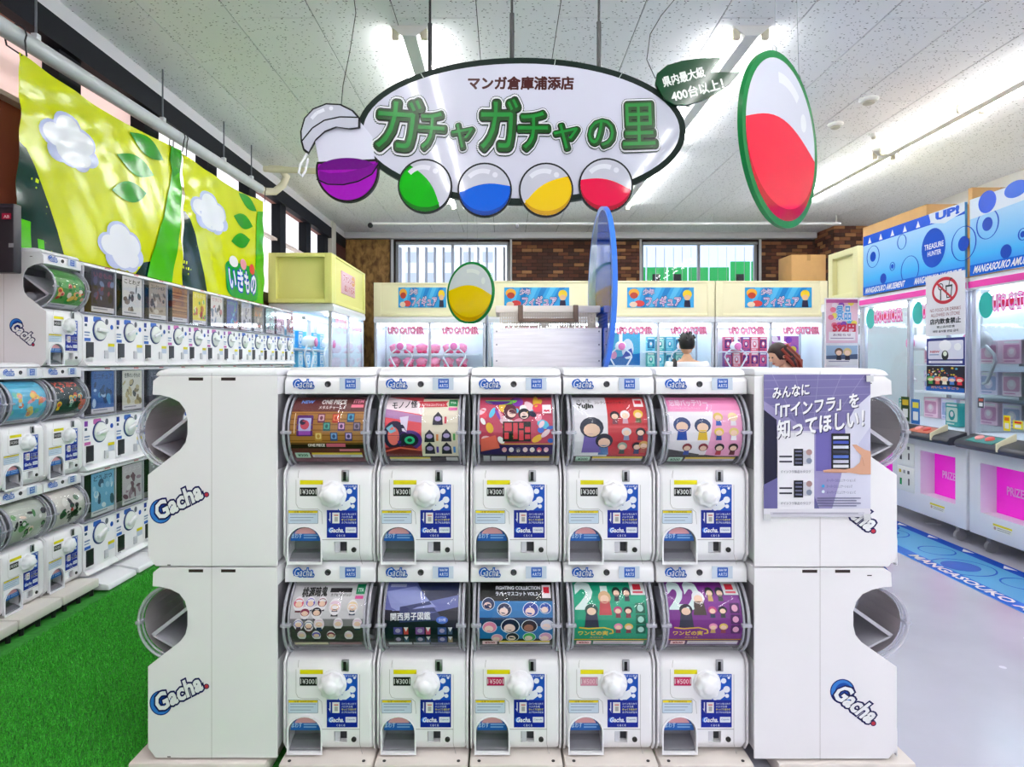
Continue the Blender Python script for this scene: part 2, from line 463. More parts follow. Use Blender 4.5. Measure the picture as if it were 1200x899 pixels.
# outside
ob = thing('street_building', 'pale white building seen through the left back window', 'building', (wx(525), BACK + 6, 0), world=True)
MB().box(-4.5, 0.5, BACK + 6, BACK + 9, 0, 6).build('wall', M('e4e8f4', 0.8, emit=0.45), ob)  # slight glow stands in for daylight on the facade and its windows
for r_ in range(4):
    for c_ in range(6):
        MB().box(-3.4 + c_ * .55, -3.1 + c_ * .55, BACK + 5.95, BACK + 6.02, 2.5 + r_ * .6, 2.8 + r_ * .6).build('window', M('c4cce0', 0.3, emit=.2), ob)
oh = thing('green_hoarding', 'bright green panel hoarding outside the right back window', 'hoarding', (4.5, BACK + 3, 0), world=True)
for k in range(9):
    MB().box(2.9 + k * .5, 3.36 + k * .5, BACK + 3, BACK + 3.06, 0, 3.72 + (.14 if k > 4 else 0), bev=.01).build('panel', M('18a050', 0.5, emit=0.3), oh)  # panels glow a little in place of daylight falling on them
for k in (0, 1, 2, 5):
    MB().box(3.02 + k * .5, 3.2 + k * .5, BACK + 2.97, BACK + 2.99, 2.4, 3.55).build('opening', DARK, oh)
os_ = struct(MB().box(-10, 14, BACK + 10, BACK + 10.1, -1, 12).build('outside_sky', SKY)); tag(os_, 'bright hazy daylight outside the back windows')
struct(tag(MB().box(-10, 14, BACK + .2, BACK + 10, -.3, -.1).build('outside_ground', M('b0b0b0', .9)), 'pale ground outside the back windows'))

# left wall: reddish lower wall, clerestory windows between black mullions, black top beam
lwz0, lwz1 = 2.35, 3.6
ml = MB().box(LX - .2, LX, NEAR, BACK, 0, lwz0).box(LX - .2, LX, NEAR, BACK, lwz1, CEIL)
ml.box(LX - .2, LX, 10.76 - D0, BACK, lwz0, lwz1); ml.box(LX - .2, LX, NEAR, 3.3 - D0, lwz0, lwz1)
wl = struct(tag(ml.build('wall_left', M('8a5a50', 0.7, var=.06)), 'reddish brown left wall with a band of frosted windows'))
MB().box(LX, LX + .07, NEAR, BACK - .2, 3.78, CEIL - .012).build('cove', M('d8d8dc', 0.8), wl)
MB().box(LX, LX + .09, NEAR, BACK - .2, lwz1, 3.78).build('beam', M('070b16', 0.6, spec=.2), wl, label='black steel beam along the ceiling')
MB().box(LX, LX + .1, 10.95 - D0, 11.2 - D0, 1, CEIL - .012).build('pilaster', M('d0ccc4', .5), wl)
MB().box(LX, LX + .06, 11.2 - D0, BACK, 1, CEIL - .012).build('panel', M('4a2024', .5), wl, label='maroon wall panel')
ms = [3.35, 4.43, 5.45, 6.57, 7.62, 8.67, 9.8, 10.76]
for k in range(len(ms) - 1):
    a, b = ms[k] - D0 + .11, ms[k + 1] - D0 - .11
    wn = thing('window_%d' % (k + 3), ['pale pink', 'frosted white'][k > 1] + ' clerestory window number %d from the entrance end of the left wall' % (k + 1), None, (LX, (a + b) / 2, lwz0), world=True, kind='structure')
    MB().box(LX - .08, LX - .07, a, b, lwz0, lwz1).build('pane', M('e8c8c4' if k < 2 else 'eceaf2', 0.3, emit=0.55 if k > 1 else .35), wn)
    MB().box(LX - .07, LX + .05, b, b + .22, lwz0 - .1, lwz1).build('mullion', M('070b14', 0.6, spec=.2), wn)
    if k == 0: MB().box(LX - .069, LX - .06, a, b, lwz0, 3.1).build('panel', M('9c5444', .6), wn, label='reddish brown lower panel')
    MB().box(LX - .07, LX + .03, a, b, lwz0 - .12, lwz0).build('sill', M('101420', 0.35), wn)
    MB().box(LX - .069, LX + .012, a, b, lwz1 - .5, lwz1 - .47).build('rail', M('d8c8c8' , 0.35), wn)
# right wall
wr = struct(tag(MB().box(RX, RX + .2, NEAR, BACK, 0, CEIL).build('wall_right', M('d8d4cc', 0.8, var=.03)), 'pale plain right wall'))

# fluorescent fixtures
fix_me = {}
TUBE = M('ffffff', 0.4, emit=TUBE_POWER)
fb = MB().prism([(-.14, 0), (.14, 0), (.05, -.075), (-.05, -.075)], lambda p, q, t: (p, t, q), 0, 2.5).mesh('housing', M('e8e8e4', .4), 30)
fs = MB().box(-.025, .025, -.02, .02, -.06, .015, bev=.006).mesh('socket', M('d8d0b8', .5), 30)
ft = MB().cyl((0, 0, 0), (0, 1.17, 0), .016, n=10).mesh('tube', TUBE, 50)
def fixture(x, y, label):
    t = thing('ceiling_light', label, 'ceiling light', (x, y, CEIL - .012), group='twin tube ceiling lights')
    link('housing', fb, t)
    for s in (-1, 1):
        for k in range(2):
            o = link('tube', ft, t); o.location = (s * .105, .04 + 1.24 * k, -.06)
        for yy in (.03, 1.245, 2.47):
            o = link('socket', fs, t); o.location = (s * .105, yy, -.03)
rows = ((-0.70, 'left'), (1.80, 'middle'), (4.42, 'right'))
for x, rn in rows:
    for st, wd in ((-2.9, 'overhead behind the viewer, second'), (-0.2, 'overhead behind the viewer, first'), (4.6, 'first in view'), (7.35, 'farther one')):
        if rn == 'right' and st == 4.6: st = 4.75
        fixture(x, st - D0, 'twin tube ceiling light, %s row, %s' % (rn, wd))
# white rail hung below the ceiling near the back
rail = thing('ceiling_rail', 'long white horizontal rail hung under the ceiling near the back wall', 'rail', (0, 8.3, CEIL - .4), world=True)
dr = 10.5; zr = P(0, 262, dr).z
MB().cyl((P(436, 0, dr).x, dr - D0, zr), (P(985, 0, dr).x, dr - D0, zr), .022, n=10).build('bar', M('f2f2f4', .35), rail)
for px in (436, 555, 700, 835, 980):
    MB().cyl((P(px, 0, dr).x, dr - D0, zr), (P(px, 0, dr).x, dr - D0, CEIL - .01), .008, n=6).build('hanger', M('d0d0d0', .4), rail)
MB().sphere((P(434, 0, dr).x, dr - D0, zr - .03), .045, 10, 8).build('end_stop', DARK, rail)
MB().sphere((P(606, 0, dr).x, dr - D0, zr - .05), .035, 10, 8).build('end_stop', GREY, rail)
# smoke detectors
for k, (px, py, r, lb) in enumerate(((1018, 118, .085, 'largest white smoke detector on the ceiling right of the red disc'), (979, 147, .075, 'flat ceiling sensor below the largest smoke detector'), (1024, 159, .04, 'smallest white ceiling sensor beside the right light row'))):
    d = (CEIL - .03 - CAMZ) * F / (CY - py); p = P(px, py, d)
    t = thing('smoke_detector', lb, 'smoke detector', (p.x, p.y, CEIL - .012))
    MB().lathe([(r, 0), (r, -.015), (r * .8, -.03)], (0, 0, 0), (0, 0, 1), 20).build('base', M('e4e4e0', .4), t)
    MB().lathe([(r * .6, -.03), (r * .6, -.045), (r * .35, -.055), (.001, -.056)], (0, 0, 0), (0, 0, 1), 16).build('sensor_head', M('b0aca0', .4), t)

# turf blades: one mass nobody could count
rng = np.random.default_rng(3)
N = 130000
bx = rng.uniform(-2.47, -1.32, N); by = rng.uniform(-0.6, 4.6, N); 
keep = ~((bx > -1.28) & (by > -.05)) 
bx, by = bx[keep], by[keep]; N = len(bx)
h = rng.uniform(.012, .026, N); an = rng.uniform(0, 2 * np.pi, N); wd = rng.uniform(.0016, .003, N); ln = rng.uniform(0, .012, N); la = rng.uniform(0, 2 * np.pi, N)
v = np.zeros((N, 3, 3), np.float32)
v[:, 0] = np.stack([bx - np.cos(an) * wd, by - np.sin(an) * wd, 0 * bx], 1); v[:, 1] = np.stack([bx + np.cos(an) * wd, by + np.sin(an) * wd, 0 * bx], 1)
v[:, 2] = np.stack([bx + np.cos(la) * ln, by + np.sin(la) * ln, h], 1)
me = bpy.data.meshes.new('turf'); me.vertices.add(N * 3); me.loops.add(N * 3); me.polygons.add(N)
me.vertices.foreach_set('co', v.ravel()); me.loops.foreach_set('vertex_index', np.arange(N * 3, dtype=np.int32))
me.polygons.foreach_set('loop_start', np.arange(0, N * 3, 3, dtype=np.int32)); me.update(calc_edges=True); me.validate()
me.materials.append(M('46bb38', 0.6, var=.7, vs=170)); tf = link('artificial_turf', me); tag(tf, 'bright green artificial turf beside the island', 'turf', kind='stuff')
# ================================================================ CAPSULE MACHINE WITH A ROUND DOME (template meshes, front at y = 0 facing -y)
HU, HWD, DPT = 0.673, 0.161, 0.455
DCY, DCZ, DR = 0.092, 0.475, 0.132
yz = lambda p, q, t: (t, p, q)
side_prof = [(.027, .004), (.0, .04), (0, .325), (.058, .37), (.115, .412), (.134, .438), (.141, .47), (.141, .52), (.132, .555), (.112, .582), (.08, .598), (.045, .605), (.016, .606), (.018, .655), (.04, .672), (DPT, .672), (DPT, .004)]
body = MB().prism([(.03, .004), (.0, .04), (0, .30), (.012, .335), (.05, .348), (DPT - .01, .348), (DPT - .01, .004)], yz, -.1545, .1545, bev=.014, seg=3).mesh('body', CREAMW, 35)
arch = [(-.142, .012), (-.027, .012), (-.027, .085)] + [(-.0845 + .0575 * math.cos(R(a)), .085 + .052 * math.sin(R(a))) for a in range(15, 180, 15)] + [(-.142, .085)]
xz = lambda p, q, t: (p, t, q)
body = bool_diff(body, MB().prism(arch, xz, -.02, .13).mesh('c', GREY))
body = bool_diff(body, MB().box(.018, .064, -.02, .03, .042, .083).mesh('c', GREY))
A = {}
A['body'] = body
A['side_panel'] = MB().prism(side_prof, yz, -.0035, .0035, bev=.0015, seg=1).mesh('side_panel', SIDE, 35)
A['cap'] = MB().prism([(.014, .606), (.017, .655), (.04, .6725), (DPT, .6725), (DPT, .606)], yz, -HWD, HWD, bev=.006, seg=2).mesh('cap', CREAMW, 35)
A['lid'] = MB().prism([(.02, .672), (.035, .69), (.07, .698), (DPT, .70), (DPT, .672)], yz, -HWD, HWD, bev=.008, seg=2).mesh('lid', WHITE, 35)
A['back_housing'] = MB().box(-.157, .157, .236, DPT - .005, .34, .61).mesh('back_housing', M('8c8890', .6), 0)
A['dome'] = MB().lathe([(.10, -.154), (.124, -.151), (DR, -.142), (DR, .142), (.124, .151), (.10, .154)], (0, DCY, DCZ), (1, 0, 0), 44).mesh('dome', DOME, 50)
def arc_tube(x, r, a0, a1, th, n=26):
    return [(x, DCY - r * math.cos(R(a0 + (a1 - a0) * i / n)), DCZ + r * math.sin(R(a0 + (a1 - a0) * i / n))) for i in range(n + 1)]
A['dome_rim'] = MB().tube(arc_tube(0, DR + .001, -82, 82, .005), .0055, 6).mesh('dome_rim', RIM, 60)
A['inner_rim'] = MB().tube(arc_tube(0, DR - .004, -80, 80, .004), .004, 6).mesh('inner_rim', RIM, 60)
A['lug'] = MB().box(-.018, .018, -.012, .006, -.006, .006, bev=.003).mesh('lug', RIM, 40)
A['tray'] = MB().prism([(0.0, .43), (.15, .545), (.158, .538), (.008, .42)], yz, -.14, .14).prism([(.0, .43), (.008, .42), (.13, .352), (.135, .36)], yz, -.14, .14).mesh('tray', M('c4c2cc', .35), 30)
A['capsule'] = MB().sphere((0, 0, 0), .036, 16, 10).mesh('capsule', CAPS, 60)
# knob with eight lobes
def lob(t, r): return 1 + (.055 * math.cos(8 * t) if r > .03 else 0)
A['knob'] = MB().lathe([(.042, .0), (.042, .014), (.0395, .021), (.034, .025), (.027, .0265), (.0245, .029), (.022, .034), (.014, .038), (.006, .0395), (.0005, .0398)], (0, 0, 0), (0, -1, 0), 64, mod=lob).mesh('knob', WHITE, 60)
A['knob_collar'] = MB().lathe([(.048, 0), (.048, .004), (.044, .006), (.001, .006)], (0, 0, 0), (0, -1, 0), 40).mesh('knob_collar', WHITE, 40)
# outlet: frame, inner bin, clear flap with a blue label
fr = MB(); o_ = [(-.0845 + (p + .0845) * 1.09, .004 if q < .02 else q + .004) for p, q in arch]
n_ = len(arch)
ra = [[(p, -.006, q) for p, q in o_], [(p, -.009, q) for p, q in o_], [(p, -.009, q) for p, q in arch], [(p, .01, q) for p, q in arch]]
fr.rings([[ra[k][j] for j in range(n_)] for k in range(4)], cap0=False, cap1=False)
A['outlet_frame'] = fr.mesh('outlet_frame', WHITE, 35)
A['outlet_bin'] = MB().box(-.141, -.028, .06, .128, .012, .135).prism([(.002, .013), (.002, .02), (.03, .035), (.06, .04), (.06, .013)], yz, -.141, -.028).mesh('outlet_bin', M('76767e', .5), 0)
A['outlet_flap'] = MB().prism([(p * .985 - .0013, q * .99) for p, q in arch if q > .03 or True], xz, .004, .007).mesh('outlet_flap', DOME, 0)
lp = lambda u, v, y0: (lambda l: ((u - 385) / 330, y0 - l * EPS, (668 - v) / 330))
front = lambda y0: (lambda u, v, l: ((u - 385) / 330, y0 - l * EPS, (668 - v) / 330))
c = Canvas(front(.0035), .35)
c.ell(357, 640, 17.5, 15.5, '2a62b4', 180, 360); c.ell(357, 634, 13, 9.5, 'e8a8b0', 195, 345); c.text('まわす', 341, 631, 353, 637, 'bcd8f4', .02); c.rect(355, 632.5, 372, 634, '88b4e4'); c.rect(355, 635.5, 370, 637, '88b4e4', True)
A['flap_label'] = c.mesh('flap_label')
c = Canvas(front(-.0005), .4)
c.rect(351, 568.5, 378, 573.6, 'f2e81c').poly([(378, 573.6), (375, 573.6), (377.5, 570.5)], 'd8c400')
A['coin_sticker'] = c.mesh('coin_sticker')
c = Canvas(front(-.0005), .4)
c.rrect(337, 603.5, 372.5, 619.5, 1.2, '8a96a8').rrect(337.5, 604, 372, 619, 1, 'cfe0f2').rect(337.8, 604.2, 371.7, 607, 'f0d820')
c.text('注意 WARNING', 344, 604.6, 366, 606.7, '303030', .01)
for k in range(3): c.rect(339.5, 608.3 + .1 * k + k * 3.4, 370 - 3 * k, 608.9 + k * 3.5, '70829c', k > 0)
A['warning_label'] = c.mesh('warning_label')
c = Canvas(front(-.0006), .35)
NB = '1a2f9c'
c.rect(382.5, 603.5, 418.5, 636, NB).poly([(401.5, 573.5), (418.5, 573.5), (418.5, 604), (395, 604)] + [(389 + 17 * math.cos(R(a)), 585 + 17 * math.sin(R(a))) for a in (62, 45, 28, 10, -8, -25)], '2458c0')
for x_, y_, r_ in ((409, 581.5, 3.2), (412.5, 591.5, 4), (413, 599, 2.4), (404.5, 597, 3.6), (399, 601, 3.2), (415, 578, 1.4)): c.ell(x_, y_, r_, r_, 'f4f6ff', n=14, same=x_ != 409)
c.poly([(397, 603.5), (404, 594), (409, 591), (411, 599), (405, 603.5)], 'f4f6ff', True)
c.text('コインいれる', 402, 574.5, 417.5, 577, 'eef2ff', .02)
c.rect(389, 606.5, 397.5, 619, 'f6f4f2').rect(391, 609, 396, 610.2, 'd04040').rect(391.5, 611.5, 395.5, 617, 'b8b4b4', True).poly([(385.5, 614), (387.5, 619), (384.5, 614)], 'f4f6ff').line([(386.4, 606.5), (386.4, 616)], 1.1, 'f4f6ff')
for k, t in enumerate(('コインを入れて', 'ハンドルを', 'ゆっくりまわす', 'カプセルが出る')): c.text(t, 400, 607 + 3.3 * k, 417 - (4 if k == 1 else 0), 609.4 + 3.3 * k, 'f0e84a' if k == 2 else 'dfe8ff', .02, same=k > 0)
c.ell(387, 627, 3, 3.2, '4a8ae8').text('Gacha.', 385.5, 624, 403, 629.8, 'f6f8ff', .03, shear=.2).rrect(404.5, 623.5, 417, 630, .6, 'e8eef8').text('Capsule', 406, 625.5, 415.5, 628, '2a4aa0').text('くるくる', 394, 632, 404, 634.6, 'dfe8ff', .02)
A['instruction_panel'] = c.mesh('instruction_panel')
c = Canvas(front(-.0004), .4)
SEAM = 'b4b0b0'
c.line([(376.5, 638.2), (421, 638.2)], .8, SEAM).line([(421, 574), (421, 655), (424, 667)], .5, SEAM).line([(346.5, 568), (346.5, 596), (349, 601), (354, 602.2), (372, 602.2), (376.5, 606), (377.5, 620)], .5, SEAM).line([(350, 557), (349, 562), (349, 566)], .5, SEAM)
A['panel_seam'] = c.mesh('panel_seam')
A['coin_slot'] = MB().box(.045, .071, -.004, .004, .296, .337, bev=.002).mesh('coin_slot', METAL, 30)
c = Canvas(front(-.0042), .5); c.rect(402, 558.5, 405.5, 569, '16161a').ell(403.7, 561, 1.8, 2, '16161a').poly([(401.5, 568.8), (403.7, 562), (406, 568.8)], '202024')
A['slot_mark'] = c.mesh('slot_mark')
A['lock'] = MB().lathe([(.009, 0), (.009, .004), (.006, .006), (.001, .004)], (.089, 0, .055), (0, -1, 0), 20).mesh('lock', M('30302f', .35, metal=.6), 40)
A['return_flap'] = MB().box(.020, .038, .006, .012, .044, .081).mesh('return_flap', LGREY, 0)
A['return_bin'] = MB().box(.018, .064, .0285, .0295, .042, .083).mesh('return_bin', M('3a3a40', .6), 0)
A['cap_lock'] = MB().lathe([(.011, 0), (.011, .003), (.0085, .005), (.006, .003), (.001, .003)], (-.008, .016, .642), (0, -1, 0), 20).mesh('cap_lock', M('48484c', .35, metal=.7), 40)
def glogo(c, x0, y0, x1, y1, rot, ox=0, oy=0, small=False):
    """rounded club lettering with a blue swirl behind the G and a red dot"""
    w_, h_ = x1 - x0, y1 - y0; cx, cy = (x0 + x1) / 2, (y0 + y1) / 2; co, si = math.cos(R(rot)), math.sin(R(rot))
    T = lambda u, v: (cx + u * co - v * si, cy + u * si + v * co)
    g = T(-w_ * .40, 0)
    c.ell(g[0], g[1], h_ * .66, h_ * .72, '122a78').ell(g[0], g[1], h_ * .60, h_ * .66, '3f86dc').ell(g[0] + h_ * .05, g[1], h_ * .44, h_ * .5, '1c50b0')
    for col, bo in (('14205c', .11), ('fbfcff', .035)): c.text('Gacha', x0, y0, x1 - w_ * .08, y1, col, bo, rot, .18, ref=.02)
    d = T(w_ * .47, h_ * .36); c.ell(d[0], d[1], h_ * .16, h_ * .16, '14205c', n=14).ell(d[0], d[1], h_ * .11, h_ * .11, 'c83c4a', n=12)
c = Canvas(front(.0115), .3)
c.ell(347, 455.5, 5.8, 5.4, '1f62c8', n=18)
c.text('Gacha.', 343, 450.8, 367, 460.8, '1f62c8', .12, 0, .2, ref=.03).text('Gacha.', 343, 450.8, 367, 460.8, 'f4f8ff', .0, 0, .2, ref=.03)
A['cap_logo'] = c.mesh('cap_logo')
c = Canvas(front(.0115), .3)
c.rect(396.5, 448.5, 421, 463, 'd4dff0').rect(403, 450, 415.5, 461.5, '1a5cc0').text('TAKARA TOMY', 404.3, 451.5, 414.3, 454.6, 'dfeaff', .03).text('A.R.T.S', 404.3, 456, 414.3, 459.8, 'dfeaff', .03)
A['maker_plate'] = c.mesh('maker_plate')
def price(t, bg, fg):
    c = Canvas(front(-.0008), .3); c.rrect(350.5, 576.8, 371.5, 587.5, 1, 'c8c8cc').rrect(351, 577.2, 371, 587, .8, bg).text(t, 354, 579.2, 368, 585, fg, .0).rect(351.6, 579, 352.6, 585, 'd8d8d8', True).rect(369.4, 579, 370.4, 585, 'd8d8d8', True)
    return c.mesh('price_plate')
PRICE = {'300': price('¥300', '14151c', 'f4f4f6'), '500': price('¥500', 'c41c5c', 'fbe8f0'), '500f': price('¥500', 'd890a8', 'f4d0dc')}
def side_logo(sgn):
    if sgn > 0: fn = lambda u, v, l: (HWD + .0014 + l * EPS, (u - 178) / 334, (668 - v) / 330)
    else: fn = lambda u, v, l: (-HWD - .0014 - l * EPS, (1045 - u) / 334, (893 - v) / 330)
    c = Canvas(fn, .35)
    if sgn > 0: glogo(c, 184, 581, 249, 601, -27)
    else: glogo(c, 976, 818, 1032, 838, 40)
    c2 = Canvas(fn, .4)
    if sgn > 0:
        c2.line([(253, 443), (253, 668)], .5, 'b8b2b2').rect(226, 448, 243, 451.5, '3c3230').rect(264, 448, 281, 451.5, '3c3230', True).rect(201, 664.5, 205, 665.7, '403838')
    else:
        c2.line([(963, 665), (963, 893)], .5, 'b8b2b2').rect(1013, 679, 1018, 680.2, '403838')
        c2.rect(944, 673, 960, 676.5, '3c3230').rect(979, 673, 995, 676.5, '3c3230', True)
    return c.mesh('side_logo'), c2.mesh('side_seam')
SL = {1: side_logo(1), -1: side_logo(-1)}
pfn = lambda u, v, l: ((u - 50) / 100 * .258, DCY - (.122 + l * EPS) * math.sqrt(max(0, 1 - (.117 * (50 - v) / 50 / .122) ** 2)), DCZ + .117 * (50 - v) / 50)
PLOW = False
pfn2 = lambda u, v, l: ((u - 50) / 100 * .258, DCY - (.122 + l * EPS) * math.sqrt(max(0, 1 - ((.118 - v / 100 * .207) / .122) ** 2)), DCZ + .118 - v / 100 * .207)
CUTS = [4, 9, 16, 25, 36, 50, 64, 75, 84, 91, 96]

def machine(label, loc, rz, poster, pr='300', top=False, logo=(), group=None, caps=0, floor_plate=False):
    t = thing('capsule_machine', label, 'capsule machine', loc, rz, group)
    for k in ('body', 'cap', 'back_housing', 'tray', 'coin_sticker', 'warning_label', 'instruction_panel', 'panel_seam', 'lock', 'cap_lock', 'cap_logo', 'maker_plate'):
        link(k, A[k], t)
    if top: link('lid', A['lid'], t)
    for s in (-1, 1):
        sp = link('side_panel', A['side_panel'], t); sp.location.x = s * (HWD - .0025)
        if s in logo:
            link('side_logo', SL[s][0], t, 'slanted blue and white club lettering with a red dot'); link('side_seam', SL[s][1], t)
    dm = link('dome', A['dome'], t, 'clear plastic barrel dome')
    for s in (-1, 1):
        o = link('dome_rim', A['dome_rim'], dm); o.location.x = s * .147
        o = link('inner_rim', A['inner_rim'], dm); o.location.x = s * .132
        o = link('lug', A['lug'], dm); o.location = (s * .140, DCY - DR + .004, DCZ)
    link('poster', poster, t)
    kc = link('knob_collar', A['knob_collar'], t); kc.location = ((389 - 385) / 330, 0.0005, (668 - 585) / 330)
    kn = link('knob', A['knob'], kc); kn.location = (0, -.006, 0)
    cs = link('coin_slot', A['coin_slot'], t); link('slot_mark', A['slot_mark'], cs)
    link('price_plate', PRICE[pr], t, {'300': 'black price plate', '500': 'crimson price plate', '500f': 'faded pink price plate'}[pr])
    of = link('outlet_frame', A['outlet_frame'], t); link('outlet_bin', A['outlet_bin'], of)
    fp = link('outlet_flap', A['outlet_flap'], of); link('flap_label', A['flap_label'], of)
    rb = link('return_bin', A['return_bin'], t); link('return_flap', A['return_flap'], rb)
    for k in range(caps):
        o = link('capsule', A['capsule'], t); o.location = (-.1 + .075 * (k % 4), .14 - .03 * (k // 4), .41 + .045 * (k // 4))
    return t

# ---------------------------------------------------------------- poster prints
def pc(): return Canvas(pfn2, .35).rect(0, 100, 100, 111, '6a6672') if PLOW else Canvas(pfn, .35)
def label_strip(c, y, mint=True, col='f0d040'):
    if mint: c.rrect(4, y, 24, y + 9, 1, 'c8ecd8').text('¥300', 7, y + 2, 21, y + 7, '18704a', .03)
    else: c.rrect(4, y, 24, y + 9, 1, 'f6d0d4').text('¥500', 7, y + 2, 21, y + 7, 'a02038', .03)
    c.rect(27, y, 96, y + 3.5, col).rect(27, y + 3.5, 96, y + 8, 'd8d4e0', True)
    c.rect(30, y + 5, 80, y + 6.2, '8c889c')
def qcuts(c): return c.mesh('poster', cuts_v=CUTS)
posters = []
c = pc(); c.rect(0, 0, 100, 100, '6a3434').rect(0, 20, 100, 68, 'b07c3c')
for k in range(6): c.rect(0, 22 + 8 * k, 100, 23.5 + 8 * k, '8e5c28', k > 0)
c.rect(0, 66, 100, 75, '2e1612').text('ONE PIECE', 38, 3, 72, 9.5, 'f6f0ec', .04).text('メタルチャーム 4', 36, 11.5, 72, 16.5, 'f0e8e4', .02).text('NEW', 10, 4, 27, 8.5, '7aa0f0', .04).text('ITEM', 82, 2.5, 96, 8, 'f090a8', .04).rect(80, 9.5, 97, 14, 'f07890')
c.rrect(9, 25, 31, 56, 2, '5c2c74').rrect(11.5, 29, 28.5, 48, 1, 'b8bce8').ell(20, 39, 6, 7, 'c04a60').ell(17, 35, 4, 4, '34304c').rect(12, 48, 28, 54, '9c4cb8', True).line([(6, 22), (6, 52)], 1, 'f0d8b0')
for x_, y_, a, b in ((42, 23, 'e0b0c0', '7c3c54'), (62, 23, 'e88050', 'c03828'), (82, 22, '50a0c0', '264c74'), (50, 35, '4ca090', '285c58'), (70, 35, 'e0a8d0', '583468'), (91, 35, '8c7c94', '4c4054'), (39, 50, 'e8d080', 'c09040'), (60, 50, '7ca8dc', '40507c'), (80, 50, 'c0a8e0', '4c3c6c')):
    c.rrect(x_ - 5, y_, x_ + 5, y_ + 13, 1.2, b).rrect(x_ - 3.8, y_ + 1.5, x_ + 3.8, y_ + 10, .8, a).ell(x_, y_ + 6, 2.2, 3, b, n=12)
c.text('ONE PIECE', 24, 67.5, 47, 72, 'f6f0ec', .04).rect(49, 67, 75, 72.5, 'd86880').rect(66, 76, 94, 79.5, 'e08090'); label_strip(c, 82)
c.rect(0, 93, 100, 100, '844450').text('ALL RIGHTS RESERVED', 30, 94.5, 80, 97.5, 'c8a0a8'); posters.append(qcuts(c))
c = pc(); c.rect(0, 0, 100, 100, '25202c').rect(0, 0, 50, 88, 'e4505c').rect(50, 2, 100, 88, 'efe4cf')
c.poly([(0, 0), (50, 6), (50, 24), (0, 16)], 'f4e4ea').poly([(0, 16), (50, 26), (50, 36), (0, 28)], 'b884b8').ell(14, 55, 16, 22, '2c2a48', n=18).ell(12, 56, 8, 14, 'f07870', n=16).ell(34, 62, 17, 15, '5a2e90', n=20).ell(34, 62, 12, 10, '262038', n=18).ell(34, 62, 7, 6, '3cc890', n=14).ell(34, 62, 3.5, 3, '224030', n=12)
c.poly([(20, 28), (32, 26), (30, 50), (24, 48)], 'e8dcf4').poly([(0, 74), (36, 70), (50, 80), (50, 88), (0, 88)], '782430').line([(0, 80), (20, 74), (48, 78)], 2.5, 'f06a5a').poly([(2, 44), (10, 38), (16, 48), (8, 52)], '7cc0d8')
c.text('モノノ怪', 8, 5, 42, 15, '20202a', .03, -4).poly([(44, 6), (85, 5), (82, 9), (85, 13), (44, 14), (47, 10)], 'd03848').text('カプセルコレクション', 48, 8, 80, 12, 'fbe8ec', .02).rect(86, 3, 98, 12, '189450').text('TTA', 88, 6, 96, 9, 'f0fff4', .03).rect(86, 14, 98, 18, 'e060a0')
for x_, y_, t_ in ((72, 40, 'e04858'), (61, 66, 'e89050'), (84, 65, '60b060'), (61, 85, '6a4cb0'), (84, 85, '4c90d8')):
    c.poly([(x_ - 7, y_ - 1), (x_ + 7, y_ - 1), (x_ + 6, y_ - 13), (x_, y_ - 20), (x_ - 6, y_ - 13)], '2a2434').ell(x_, y_ - 10, 4.5, 3.6, 'b8a4d8', n=12).rect(x_ + 9, y_ - 13, x_ + 12, y_ - 3, t_)
c.rect(4, 90, 60, 93, 'e8d840').rect(4, 93, 60, 97, 'd0d4d0').rect(82, 90, 98, 97, 'd8d8d8'); posters.append(qcuts(c))
random.seed(12)
c = pc(); c.rect(0, 0, 100, 100, '2a2840').rect(0, 0, 100, 82, 'c84864')
pal = ['f0f0f4', 'e84860', '3c6cd0', 'f8d8e0', '2c2c48', '8a3cb0', 'f0c040', 'f4a0b4', '60c8e8', 'fbfbfb']
for k in range(46):
    x_, y_ = random.uniform(2, 98), random.uniform(3, 66); c.ell(x_, y_, random.uniform(3, 9), random.uniform(2, 7), random.choice(pal), rot=random.uniform(0, 180), n=10)
c.ell(30, 4, 22, 6, '78d83c', 0, 180, n=12).ell(25, 5, 18, 5, '5a2090', 0, 180, n=12).ell(42, 20, 9, 11, '5a2434').ell(44, 22, 6, 6, 'f4d0c4').ell(61, 23, 8, 8, '22222c').ell(61, 25, 5.5, 5, 'f6d8cc').rect(32, 34, 70, 64, '1c1420')
for k, (x0, y0, x1, y1) in enumerate(((34, 36, 44, 48), (46, 36, 52, 60), (54, 36, 60, 44), (62, 42, 69, 50), (34, 50, 40, 60), (54, 47, 60, 62), (62, 53, 69, 60))): c.rect(x0, y0, x1, y1, 'd84450', k > 0)
c.rect(30, 67, 100, 68.5, 'e8b060').rect(0, 69, 100, 85, '34205c')
for k in range(7): c.ell(34 + 9.5 * k, 77, 3.4, 4, ['f0a0b4', 'e8e0f0', '6a6080', 'f4d0e0', 'f0e8e8', 'e85070', 'f0b0d0'][k], n=12).ell(34 + 9.5 * k, 79, 2.2, 2.2, 'f8e0d4', n=10)
c.poly([(2, 60), (22, 54), (28, 74), (2, 80)], 'f07060').rect(86, 10, 98, 22, 'f8f0f4').rect(88, 17, 96, 20, 'e03c60')
c.rect(5, 87, 14, 98, 'b8b8c0').rect(16, 88, 36, 97, 'c8c8d0').rect(38, 88, 96, 91, 'e8b848').rect(38, 91, 96, 97, 'd8d4c8'); posters.append(qcuts(c))
c = pc(); c.rect(0, 0, 100, 100, '30302c').rect(0, 0, 46, 88, 'eceaf0').rect(46, 0, 100, 88, 'c83840').rect(46, 40, 100, 44, 'd84c50')
